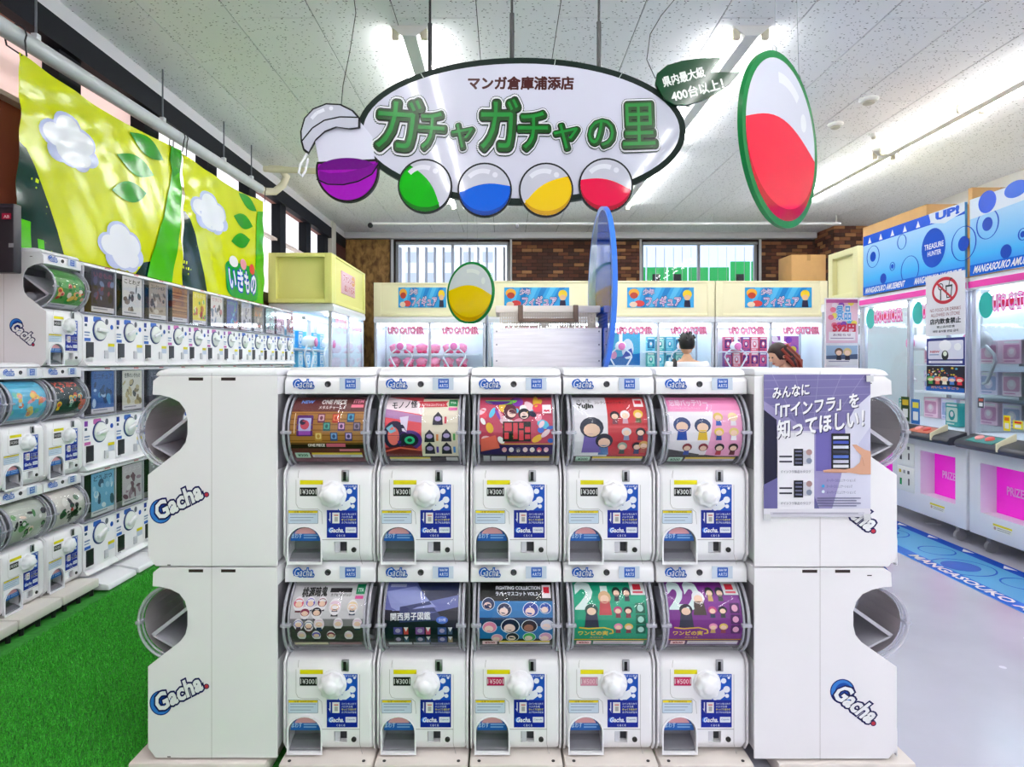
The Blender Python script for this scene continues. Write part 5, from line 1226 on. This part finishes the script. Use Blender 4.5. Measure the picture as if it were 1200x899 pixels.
def carton(label, x0, x1, y0, y1, z0, z1, group='cardboard boxes'):
    t = thing('cardboard_box', label, 'cardboard box', ((x0 + x1) / 2, (y0 + y1) / 2, z0), 0, group, world=True)
    MB().box(x0, x1, y0, y1, z0, z1 - .004, bev=.004).build('carton', CARD, t)
    MB().box(x0, (x0 + x1) / 2 - .003, y0, y1, z1 - .004, z1).build('flap', CARD, t); MB().box((x0 + x1) / 2 + .003, x1, y0, y1, z1 - .004, z1).build('flap', CARD, t)
    mx = (x0 + x1) / 2
    MB().box(mx - .03, mx + .03, y0 - .001, y0 + .002, z1 - .1, z1 + .001).build('tape', M('b08850', .3), t)
    return t
carton('tall tan cardboard box standing behind the farther blue board', RF + .02, RF + .55, 5.5 - D0, 6.48 - D0, 2.121, 2.83)
carton('narrow cardboard box edge showing between the two blue boards', RF + .0, RF + .5, 4.935 - D0, 4.98 - D0 , 2.121, 2.82)
p0, p1 = P(926, 0, 10.5), P(966, 0, 10.5)
carton('brown cardboard box on the cream headers in front of the brick wall', p0.x, p1.x, 10.45 - D0, 10.95 - D0, 2.795, P(0, 299, 10.5).z)

# prizes in the machines: plush, boxes
random.seed(77)
pl = MB().sphere((0, 0, .12), (.13, .12, .12), 14, 10).sphere((-.1, -.04, .16), (.05, .05, .04), 8, 6).sphere((.1, -.04, .16), (.05, .05, .04), 8, 6).sphere((-.06, -.08, .03), (.06, .07, .035), 8, 6, 1).sphere((.06, -.08, .03), (.06, .07, .035), 8, 6, 1).mesh('plush_toy', [M('f090b4', .8, bump=.2), M('e04878', .8)], 60)
pw = ['leftmost', 'second', 'third', 'fourth', 'fifth', 'rightmost']
for r_ in range(2):
    for k in range(6):
        o = link('plush_toy', pl); p = P(463 + 15.6 * k, 0, BDp + .72); o.location = (p.x, p.y, [1.366, 1.606][r_]); s = random.uniform(.7, .78); o.scale = (s, s, s); o.rotation_euler.z = random.uniform(-.4, .4)
        tag(o, 'round pink plush toy, %s on the %s of the pink prize machine' % (pw[k], ['lower shelf', 'upper shelf'][r_]), 'plush toy', 'pink plush prizes')
tag(MB().box(hx[0] - .8, hx[0] + .8, BDp - D0 + .62, BDp - D0 + .86, 1.57, 1.598).build('prize_shelf', M('e8f0f8', .3)), 'shelf under the upper row of pink plush toys', 'shelf')
tag(MB().box(hx[0] - .8, hx[0] + .8, BDp - D0 + .58, BDp - D0 + .86, 1.33, 1.358).build('prize_shelf', M('e8f0f8', .3)), 'shelf under the lower row of pink plush toys', 'shelf')
gb = {}
def gift(col, col2, x_, y_, z_, w_, h_, d_, rz, label, group):
    k = (col, col2, w_, h_, d_)
    if k not in gb:
        b = MB().box(-w_ / 2, w_ / 2, -d_ / 2, d_ / 2, 0, h_, bev=.003, seg=1).mesh('prize_box', M(col, .35), 30)
        c = Canvas(lambda u, v, l: ((u - 50) / 100 * w_, -d_ / 2 - .001 - l * .0002, h_ * (1 - v / 100)), .3)
        c.rrect(8, 20, 92, 80, 6, col2).ell(50, 52, 24, 22, col, n=16).ell(50, 48, 13, 12, 'f8f0f4', n=14).rect(12, 6, 88, 14, 'f6f6fa').rect(12, 86, 70, 92, col2); gb[k] = (b, c.mesh('box_print'))
    t = thing('prize_box', label, 'prize box', (x_, y_, z_), rz, group)
    link('carton', gb[k][0], t); link('box_print', gb[k][1], t)
colw = ['leftmost', 'second', 'third', 'fourth', 'fifth', 'sixth', 'seventh', 'eighth']
rw = ['bottom', 'middle', 'upper', 'topmost']
def shelf(x0, x1, y0, y1, z, label): tag(MB().box(x0, x1, y0, y1, z - .02, z).build('prize_shelf', M('e8f0f8', .3)), label, 'shelf')
def rowfill(pxs, dpt, zs, cols2, w_, h_, d_, where, group):
    for r_, z_ in enumerate(zs):
        for k, px in enumerate(pxs):
            p = P(px, 0, dpt); a, b = cols2[(r_ * 2 + k) % len(cols2)]
            gift(a, b, p.x, p.y + .1 * (len(zs) - 1 - r_) * 0, z_, w_, h_, d_, 0, 'prize box, %s of the %s row %s' % (colw[k], rw[r_], where), group)
    for z_ in zs:
        shelf(P(pxs[0] - 8, 0, dpt).x, P(pxs[-1] + 8, 0, dpt).x, P(0, 0, dpt).y - d_ / 2 - .02, P(0, 0, dpt).y + d_ / 2 + .05, z_ - .001, 'pale shelf under the %s row of boxes %s' % (rw[zs.index(z_)], where))
rowfill((852, 862, 873, 883, 893), BDp + .65, (1.1, 1.37, 1.64), (('d84878', '5c2c78'), ('e88098', '6a2c84'), ('7c3890', 'e0608c'), ('e06078', 'f0d0dc')), .135, .25, .1, 'in the machine behind the person in red', 'prize boxes in the back machines')
rowfill((762, 773, 784, 795), BDp + .65, (1.1, 1.37, 1.64), (('30a8c8', '90dce8'), ('58c0d8', '2070a0'), ('28a0a0', 'b0ece0')), .14, .25, .1, 'in the machine behind the person in white', 'prize boxes in the back machines')
rowfill((585, 598), BDp + .65, (1.1, 1.37), (('48a850', 'e8e048'), ('88b0d8', '3868a8')), .15, .24, .1, 'in the half hidden machine', 'prize boxes in the back machines')
def wall_print(label, u0, v0, u1, v1, d, draw, group=None, rough=.3):
    t = thing('wall_poster', label, 'poster', P((u0 + u1) / 2, v1, d), 0, group, world=True)
    c = Canvas(flat_d(d, .0002), rough); draw(c, u0, v0, u1, v1); c.build('print', t)
    a, b = P(u0, v1, d), P(u1, v0, d); MB().box(a.x, b.x, a.y + .0005, a.y + .004, a.z, b.z).build('sheet', M('f0f0f2', .4), t)
    return t
def sea(c, a, b, e, f):
    c.rect(a, b, e, f, '48b8e0').poly([(a, f), (e, f), (e, f - 14), (a, f - 8)], '2070b8').ell((a + e) / 2 + 4, (b + f) / 2, 7, 12, 'e8f0fc', n=14).ell(a + 6, f - 12, 4, 5, 'f0a0c8', n=12).poly([(a + 15, f - 8), (e - 8, f - 12), (e - 10, f - 20), (a + 20, f - 16)], '3c50b0')
wall_print('bright sea-blue poster in the machine left of the person in white', 713, 390, 750, 428, BDp + .6, sea)
def col_pr(c, a, b, e, f):
    c.rect(a, b, e, f, 'b060b0'); random.seed(3)
    for k in range(9): c.ell(random.uniform(a + 3, e - 3), random.uniform(b + 3, f - 3), 4, 4, random.choice(['f0d048', 'e86890', '60b0e0', 'f8e8f0', '8040b0']), n=10)
wall_print('colourful pink and yellow poster in the machine behind the person in red', 903, 394, 936, 424, BDp + .7, col_pr)
# left end machine: blue stock
for k in range(5):
    for r_ in range(3):
        y_ = 8.25 + .33 * k - D0
        gift('38a4e0' if (k + r_) % 2 else '70c8f0', 'e8f4fc', -2.85, y_, (1.1, 1.37, 1.64)[r_], .2, .235, .14, R(90), 'blue prize box, %s from the near side, %s row in the left end machine' % (colw[k], rw[r_]), 'blue prizes in the left end machine')
for z_ in (1.1, 1.37, 1.64): shelf(-2.94, -2.74, 8.12 - D0, 9.75 - D0, z_ - .001, 'pale shelf at the %s level inside the left end machine' % {1.1: 'lowest', 1.37: 'middle', 1.64: 'top'}[z_])
# right machines: pastel boxes
for mi_, (ya_, yb_, mw) in enumerate(((5.1, 6.4, 'farther'), (3.6, 4.85, 'nearer'))):
    for k in range(5):
        for r_ in range(3):
            y_ = yb_ - .15 - .25 * k - D0
            gift(*((('f0c8dc', 'd898c0'), ('e0d4f0', 'a8b4e0'), ('f4dce8', 'e8a8c8'))[(k + r_) % 3]), RF + .62, y_, (.905, 1.17, 1.44)[r_], .2, .2, .12, R(-90), 'pastel prize box, %s from the far side, %s row in the %s right machine' % (colw[k], rw[r_], mw), 'pastel prizes in the right machines')
    for z_ in (1.17, 1.44): shelf(RF + .5, RF + .8, ya_ - D0, yb_ - D0, z_ - .001, 'pale shelf at the %s level inside the %s right machine' % ('upper' if z_ > 1.4 else 'lower', mw))
    for k in range(2):
        y_ = (ya_ + yb_) / 2 - D0 + (-.35 if k else .3)
        t = gift('2c7c78' if mi_ else '30a0a0', 'e0f0e8', RF + .2, y_, .905, .16, .2, .06, R(-90), 'teal card box standing %s by the glass of the %s right machine' % (['on the far side', 'on the near side'][k], mw), 'pastel prizes in the right machines')

# notices on the right glass (plane facing the aisle)
def glass_notice(label, u0, v0, u1, v1, draw, X=RF - .012):
    d0_, d1_ = X * F / (u0 - CX), X * F / (u1 - CX); dm = (d0_ + d1_) / 2
    za, zb = CAMZ - (v1 - CY) * dm / F, CAMZ - (v0 - CY) * dm / F
    t = thing('notice_sheet', label, 'notice', (X, dm - D0, za), 0, 'notices on the right claw machines', world=True)
    MB().box(X, X + .003, d1_ - D0, d0_ - D0, za, zb).build('sheet', M('eae8f0', .35), t)
    c = Canvas(lambda u, v, l: (X - .0003 - l * .0001, d0_ - D0 + (d1_ - d0_) * u / 100, zb + (za - zb) * v / 100), .3); draw(c); c.build('print', t)
def nofood(c):
    c.rect(0, 0, 100, 100, 'e6e4ee').ring(50, 27, 33, 22, 5.5, 'c02038', 36)
    c.poly([(52, 19), (70, 19), (67, 40), (55, 40)], '2a2a34').poly([(55, 22), (67, 22), (65, 38), (57, 38)], 'e6e4ee').line([(61, 19), (64, 10), (69, 9)], 2, '2a2a34').ell(40, 20, 7, 6, '2a2a34', n=16).ell(40, 20, 5, 4.2, 'e6e4ee', n=14).line([(40, 25), (40, 42)], 3, '2a2a34').poly([(26, 13), (30, 11), (74, 42), (70, 44)], 'c02038')
    c.text('NO FOOD OR DRINKS', 12, 55, 90, 60.5, '901c38', .0).text('ALLOWED IN STORE', 14, 63, 88, 68.5, '901c38', .0).text('店内飲食禁止', 12, 72, 90, 81, '20202c', .04).text('禁止店内饮食', 30, 84, 76, 88, '40404c', .02).text('매장 음식물 반입 금지', 20, 91, 84, 95, '40404c', .02)
glass_notice('white no food or drinks notice with red prohibition ring on the right glass', 1085, 321, 1131, 393, nofood, RF - .031)
def robot(c):
    c.rect(0, 0, 100, 100, '28307c').rrect(4, 10, 96, 78, 4, 'dcdcee').ell(50, 28, 16, 20, 'f4f4fa').ell(50, 64, 9, 18, '20242c').ell(50, 58, 5, 9, 'e8f0e0').ell(82, 34, 9, 13, 'f4f4fa').text('NEW', 10, 46, 36, 54, 'c83048', .03).rect(8, 60, 34, 63, '4878b0').rect(6, 84, 94, 93, 'f0f0f8').rect(12, 87, 88, 89, '6870a0')
glass_notice('navy framed notice with a white round toy below the no food notice', 1086, 396, 1131, 428, robot)
def stars(c):
    c.rect(0, 0, 100, 100, '14142c'); random.seed(9)
    for k in range(30):
        x_, y_, r_ = random.uniform(3, 97), random.uniform(2, 45), random.uniform(2, 5); col = random.choice(['f0d048', 'f08050', 'e860a0', '60b8e0', 'f8f4e0'])
        c.poly([(x_ + (r_ if q % 2 == 0 else r_ * .45) * math.sin(q * math.pi / 5), y_ - 1.2 * (r_ if q % 2 == 0 else r_ * .45) * math.cos(q * math.pi / 5)) for q in range(10)], col)
    for k, col in enumerate(('50b050', 'e87060', 'f0e8d0', '5088d8', 'e03040')): figure(c, 12 + 19 * k, 72, 32, col, col)
    c.poly([(0, 100), (0, 84), (50, 76), (100, 84), (100, 100)], '2860b0').text('だいしゅうごう', 14, 80, 86, 90, 'f0a060', .03)
glass_notice('dark starry notice with coloured toys under the navy framed one', 1086, 429, 1131, 459, stars)
for k, (u0, v0, u1, v1, a, b, lb) in enumerate(((1056, 465, 1066, 493, '2c4c30', 'e0c040', 'green and yellow small card on the right glass'), (1068, 468, 1078, 497, '3878c8', 'f0e050', 'blue small card on the right glass'), (1146, 466, 1153, 478, '404c58', 'd06050', 'small dark square sticker on the nearer right glass'), (1176, 487, 1184, 505, 'f0e020', 'e07028', 'narrow yellow sticker on the nearer right glass'), (1187, 493, 1199, 503, 'f0e838', 'e03828', 'wide yellow sticker at the right edge of the photo'))):
    glass_notice(lb, u0, v0, u1, v1, lambda c, a=a, b=b: c.rect(0, 0, 100, 100, a).rect(15, 12, 85, 35, b).rect(20, 50, 80, 85, 'e8ecf0'), RF + .02)
# notice stand with two posters facing the camera
DN = 6.95
ns = thing('notice_stand', 'white notice stand between the back row and the right machines', 'stand', (P(987, 0, DN).x, DN - D0 + .03, 0), 0, world=True)
a, b = P(968, 0, DN).x, P(1007, 0, DN).x; zt_ = P(0, 349, DN).z
MB().box(a, b, DN - D0 + .01, DN - D0 + .03, .9, zt_, bev=.004).build('panel', M('e4e2ea', .4), ns)
for x_ in (a + .02, b - .02): MB().cyl((x_, DN - D0 + .045, 0.03), (x_, DN - D0 + .045, zt_), .014, n=10).build('upright', LGREY, ns)
MB().box(a - .05, b + .05, DN - D0 - .12, DN - D0 + .2, .0, .03, bev=.006).build('foot', LGREY, ns)
def promo(c, a, b, e, f):
    c.rect(a, b, e, f, 'f0c8dc'); random.seed(4)
    for k in range(14): c.ell(random.uniform(a + 3, e - 3), random.uniform(b + 4, b + 32), 3.6, 3.2, random.choice(['c060b8', '60b8e8', 'f0e060', 'f4e8f4', '8850b8', 'e87898']), n=10)
    c.text('景品', a + 12, b + 8, e - 8, b + 24, 'e8f4fc', .08, ref=.02).text('景品', a + 12, b + 8, e - 8, b + 24, '4898e0', .02).rect(a, b, e, b + 4, 'b860a0').text('592円', a + 8, b + 29, e - 3, b + 38, 'd02848', .06).rect(a + 3, f - 13, e - 3, f - 3, 'f4eef4').text('お知らせ', a + 8, f - 11, e - 8, f - 8, '804878', .02).rect(a + 5, f - 6, e - 5, f - 5, '9880a0')
wall_print('pink promotional poster on the notice stand', 968, 351, 1005, 402, DN, promo)
def duo(c, a, b, e, f):
    c.rect(a, b, e, f, '9cb4d0').rect(a, f - 7, e, f, 'e8e8ec').poly([(a, f - 7), (e, f - 7), (e, f - 13), (a, f - 11)], '50607c'); figure(c, a + 15, f - 6, 15, '6c5848', '30303c'); figure(c, a + 25, f - 6, 15, 'd8c088', '34303c')
    c.rect(a + 3, f - 5, e - 10, f - 4, '8888a0')
wall_print('blue-grey poster of two small figures on the notice stand', 968, 405, 1005, 428, DN, duo)
# blue printed floor strip
fs_ = thing('floor_mat', 'blue printed floor strip with circles and white lettering along the right machines', 'floor mat', (3.3, 2.5, 0), 0, world=True)
MB().box(3.0, 3.58, -.8, 5.3, .0, .003).build('sheet', M('3c9ce4', .3), fs_)
c = Canvas(lambda u, v, l: (3.0 + v * .58, u, .0032 + l * .0001), .22)
c.rect(-.8, 0, 5.3, 1, '58b0ea').rect(-.8, .84, 5.3, 1, '1450c8').rect(-.8, 0, 5.3, .2, '1c70dc')
for k in range(15): c.poly([(-.6 + .4 * k, .87), (-.66 + .4 * k, .96), (-.54 + .4 * k, .96)], 'f0f6ff', k > 0)
random.seed(8)
for k in range(15):
    x_, y_ = -.5 + .4 * k + random.uniform(-.1, .1), random.uniform(.3, .7); r_ = random.uniform(.08, .2); c.ring(x_, y_, r_, r_ / .58, .016, '1c60d0', 28)
    if k % 2: c.ell(x_ + .02, y_, r_ * .6, r_ / .58 * .6, '1c60d0', n=22)
for x_ in (1.15, 3.4): c.ell(x_, .5, .22, .24 / .58 * .8, '1454c8', n=28).text('TREASURE', x_ + .14, .44, x_ - .14, .55, 'eef4ff', .02, 180).text('HUNTER', x_ + .1, .6, x_ - .1, .7, 'eef4ff', .02, 180)
for q in range(3): c.text('MANGASOUKO AMUSEMENT', 4.5 - 2.0 * q, .17, 2.75 - 2.0 * q, .04, 'f4f8ff', .03)
c.build('print', fs_)
# small wheel-pads strip behind the mat is bare floor

# ================================================================ PEOPLE
def bake_skin(verts, edges, radii, root=0, sub=2):
    me = bpy.data.meshes.new('sk'); me.from_pydata([tuple(v) for v in verts], edges, [])
    o = bpy.data.objects.new('sk', me); COL.objects.link(o)
    md = o.modifiers.new('s', 'SKIN'); md.use_smooth_shade = True
    if not me.skin_vertices: me.attributes.new  # noqa
    bm = bmesh.new(); bm.from_mesh(me); ly = bm.verts.layers.skin.verify()
    for i, v in enumerate(bm.verts):
        r_ = radii[i]; v[ly].radius = (r_, r_) if not isinstance(r_, tuple) else r_; v[ly].use_root = (i == root)
    bm.to_mesh(me); bm.free()
    ss = o.modifiers.new('u', 'SUBSURF'); ss.levels = sub; ss.render_levels = sub
    dg = bpy.context.evaluated_depsgraph_get(); dg.update()
    r = bpy.data.meshes.new_from_object(o.evaluated_get(dg)); bpy.data.objects.remove(o)
    r.polygons.foreach_set('use_smooth', [True] * len(r.polygons)); return r
def person(label, loc, rz, J, skin, top_c, leg_c, hair_fn, extra=None):
    """J: joint dict in local coordinates, figure faces -y"""
    t = thing('person', label, 'person', loc, rz)
    names = ['pelvis', 'waist', 'chest', 'neck', 'headb', 'hl', 'kl', 'al', 'tl', 'hr', 'kr', 'ar', 'tr', 'sl', 'el', 'wl', 'pl', 'sr', 'er', 'wr', 'pr']
    V = [Vector(J[n]) for n in names]; ix = {n: i for i, n in enumerate(names)}
    E_ = [('pelvis', 'waist'), ('waist', 'chest'), ('chest', 'neck'), ('neck', 'headb'), ('pelvis', 'hl'), ('hl', 'kl'), ('kl', 'al'), ('al', 'tl'), ('pelvis', 'hr'), ('hr', 'kr'), ('kr', 'ar'), ('ar', 'tr'), ('chest', 'sl'), ('sl', 'el'), ('el', 'wl'), ('wl', 'pl'), ('chest', 'sr'), ('sr', 'er'), ('er', 'wr'), ('wr', 'pr')]
    rad = dict(pelvis=(.15, .11), waist=(.14, .1), chest=(.16, .11), neck=.055, headb=.06, hl=.085, kl=.055, al=.042, tl=.035, hr=.085, kr=.055, ar=.042, tr=.035, sl=.065, el=.042, wl=.03, pl=.034, sr=.065, er=.042, wr=.03, pr=.034)
    # fingers rooted in the palms
    vs = list(V); es = [(ix[a], ix[b]) for a, b in E_]; rs = [rad[n] for n in names]
    for side in ('l', 'r'):
        w_, p_ = Vector(J['w' + side]), Vector(J['p' + side]); dv = (p_ - w_).normalized(); sd = dv.cross(Vector((0, 1, 0)) if abs(dv.y) < .9 else Vector((1, 0, 0))).normalized()
        for k, (off, L) in enumerate(((-.027, .06), (-.009, .075), (.009, .08), (.027, .07))):
            a = len(vs); vs += [p_ + sd * off + dv * .02, p_ + sd * off * 1.1 + dv * (.02 + L * .6), p_ + sd * off * 1.1 + dv * (.02 + L) + dv.cross(sd) * .02]; rs += [.01, .009, .008]; es += [(ix['p' + side], a), (a, a + 1), (a + 1, a + 2)]
        a = len(vs); vs += [p_ - sd * .035 - dv * .01, p_ - sd * .06 + dv * .03]; rs += [.011, .009]; es += [(ix['p' + side], a), (a, a + 1)]
    bm_ = bake_skin(vs, es, rs); bm_.materials.append(M(skin, .6))
    # head joined into the body mesh
    hd_ = Vector(J['head']); hq = J.get('head_rot', (0, 0, 0))
    mb = MB(); mb.bm.from_mesh(bm_)
    n0 = len(mb.bm.verts)
    mb.sphere((0, 0, 0), (.076, .094, .115), 20, 14); mb.sphere((0, -.035, -.055), (.055, .055, .06), 12, 8); mb.sphere((0, -.1, -.012), (.013, .02, .02), 8, 6)
    for s in (-1, 1): mb.sphere((s * .078, .01, -.015), (.012, .022, .032), 8, 6)
    mb.sphere((0, -.09, -.062), (.024, .01, .008), 8, 6, 1)
    for s in (-1, 1): mb.sphere((s * .03, -.085, .012), (.013, .008, .008), 8, 6, 2)
    from mathutils import Euler
    ro = Euler(hq).to_matrix(); mb.bm.verts.ensure_lookup_table()
    for v in mb.bm.verts[n0:]: v.co = ro @ v.co + hd_
    mb.build('body', [M(skin, .6), M('b05048', .5), M('241c1c', .3)], t, 80)
    # clothes grown around the same joints
    def grow(ns, ed, k, mat, name):
        m_ = bake_skin([J[n] for n in ns], [(ns.index(a), ns.index(b)) for a, b in ed], [tuple(x * k + .022 for x in (rad[n] if isinstance(rad[n], tuple) else (rad[n],) * 2)) for n in ns]); m_.materials.append(mat); link(name, m_, t)
    up = ['waist', 'pelvis', 'chest', 'sl', 'sr', 'collar']; ed = [('waist', 'pelvis'), ('waist', 'chest'), ('chest', 'sl'), ('chest', 'sr'), ('chest', 'collar')]
    J = dict(J); J['collar'] = Vector(J['chest']).lerp(Vector(J['neck']), .75); rad['collar'] = .075
    for s in ('l', 'r'):
        J['m' + s] = Vector(J['s' + s]).lerp(Vector(J['e' + s]), .75); rad['m' + s] = .05
        if J.get('long'): up += ['e' + s, 'w' + s]; ed += [('s' + s, 'e' + s), ('e' + s, 'w' + s)]
        else: up.append('m' + s); ed.append(('s' + s, 'm' + s))
    grow(up, ed, 1.06, M(top_c, .8), 'jacket' if J.get('long') else 'shirt')
    grow(['pelvis', 'hl', 'kl', 'al', 'hr', 'kr', 'ar'], [('pelvis', 'hl'), ('hl', 'kl'), ('kl', 'al'), ('pelvis', 'hr'), ('hr', 'kr'), ('kr', 'ar')], 1.08, M(leg_c, .8), 'trousers')
    for s in ('l', 'r'):
        a = Vector(J['a' + s]); MB().sphere((a.x, a.y - .05, .035), (.045, .12, .035), 12, 8).build('shoe', M('2a2a30', .5), t)
    hb = MB(); hair_fn(hb)
    hb.bm.verts.ensure_lookup_table()
    for v in hb.bm.verts: v.co = ro @ v.co + hd_
    for m_ in [hb.build('hair', [M(extra['hair'], .5), M(extra.get('hair2', extra['hair']), .5)], t, 80)]: pass
    return t
def short_hair(b):
    b.sphere((0, .012, .022), (.09, .105, .112), 20, 14)
    rr = random.Random(2)
    for k in range(46):
        a, e = rr.uniform(0, 6.28), rr.uniform(.1, 1.2)
        d_ = Vector((math.cos(a) * math.cos(e), math.sin(a) * math.cos(e), math.sin(e)))
        if d_.y < -.5 and d_.z < .5: continue
        p = Vector((d_.x * .086, .012 + d_.y * .1, .024 + d_.z * .108)); b.cyl(p, p + d_ * .022 + Vector((0, 0, .006)), .013, .002, 5)
    b.bm.verts.ensure_lookup_table()
    for v in b.bm.verts:
        if v.co.y < -.05 and v.co.z < .05: v.co.y = -.05
        if v.co.z < -.06: v.co.z = -.06
man = dict(pelvis=(0, 0, .93), waist=(0, .0, 1.1), chest=(0, .0, 1.34), neck=(0, .0, 1.47), headb=(0, -.01, 1.56), hl=(-.1, 0, .86), kl=(-.1, -.02, .48), al=(-.1, .02, .09), tl=(-.1, -.1, .04), hr=(.1, 0, .86), kr=(.1, -.02, .48), ar=(.1, .02, .09), tr=(.1, -.1, .04),
           sl=(-.19, 0, 1.4), el=(-.24, -.03, 1.14), wl=(-.2, -.2, 1.0), pl=(-.18, -.27, 1.0), sr=(.19, 0, 1.4), er=(.24, -.03, 1.14), wr=(.2, -.2, 1.0), pr=(.18, -.27, 1.0), head=(0, -.015, 1.655))
DM = 7.2
mp_ = P(805, 0, DM)
pm = person('person with short black hair in a white t-shirt, black bag strap, seen from behind', (mp_.x, mp_.y, 0), R(172), man, 'd8a888', 'f2f2f6', '3a4258', short_hair, dict(hair='0e0d10'))
MB().tube([(.15, -.125, 1.1), (.155, -.135, 1.25), (.15, -.11, 1.4), (.14, -.02, 1.475), (.14, .07, 1.46), (.15, .135, 1.38), (.155, .155, 1.25), (.15, .14, 1.1)], .022, 6).build('bag_strap', M('16161a', .7), pm)
def long_hair(b):
    b.sphere((0, .018, .02), (.094, .112, .112), 20, 14)
    rr = random.Random(4)
    for k in range(40):
        a = R(rr.uniform(-65, 245)); st = Vector((.09 * math.cos(a), .02 + .1 * math.sin(a), rr.uniform(-.02, .07)))
        if math.sin(a) < -.55: continue
        L = rr.uniform(.2, .32); b.tube([st, st + Vector((.01 * math.cos(a), .03, -.1)), st + Vector((0, .05 + rr.uniform(-.02, .03), -L * .65)), st + Vector((rr.uniform(-.02, .02), .05, -L))], [.022, .024, .02, .006], 6, 1 if rr.random() < .4 else 0)
    b.bm.verts.ensure_lookup_table()
    for v in b.bm.verts:
        if v.co.y < -.06 and v.co.z < .06: v.co.y = -.055
woman = dict(man); woman.update(waist=(0, -.02, 1.06), chest=(0, -.1, 1.27), neck=(0, -.17, 1.385), headb=(0, -.22, 1.45), head=(0, -.26, 1.53), head_rot=(R(28), 0, R(0)), sl=(-.17, -.1, 1.3), el=(-.2, -.22, 1.06), wl=(-.12, -.42, 1.05), pl=(-.1, -.49, 1.06), sr=(.17, -.1, 1.3), er=(.2, -.22, 1.06), wr=(.12, -.42, 1.05), pr=(.1, -.49, 1.06), long=True)
wp_ = P(938, 0, 6.8)
person('person with long dark red hair in a crimson jacket leaning towards a machine', (wp_.x, wp_.y, 0), R(-82), woman, 'e0b094', 'b8203c', '24242c', long_hair, dict(hair='2a1614', hair2='9a4030'))
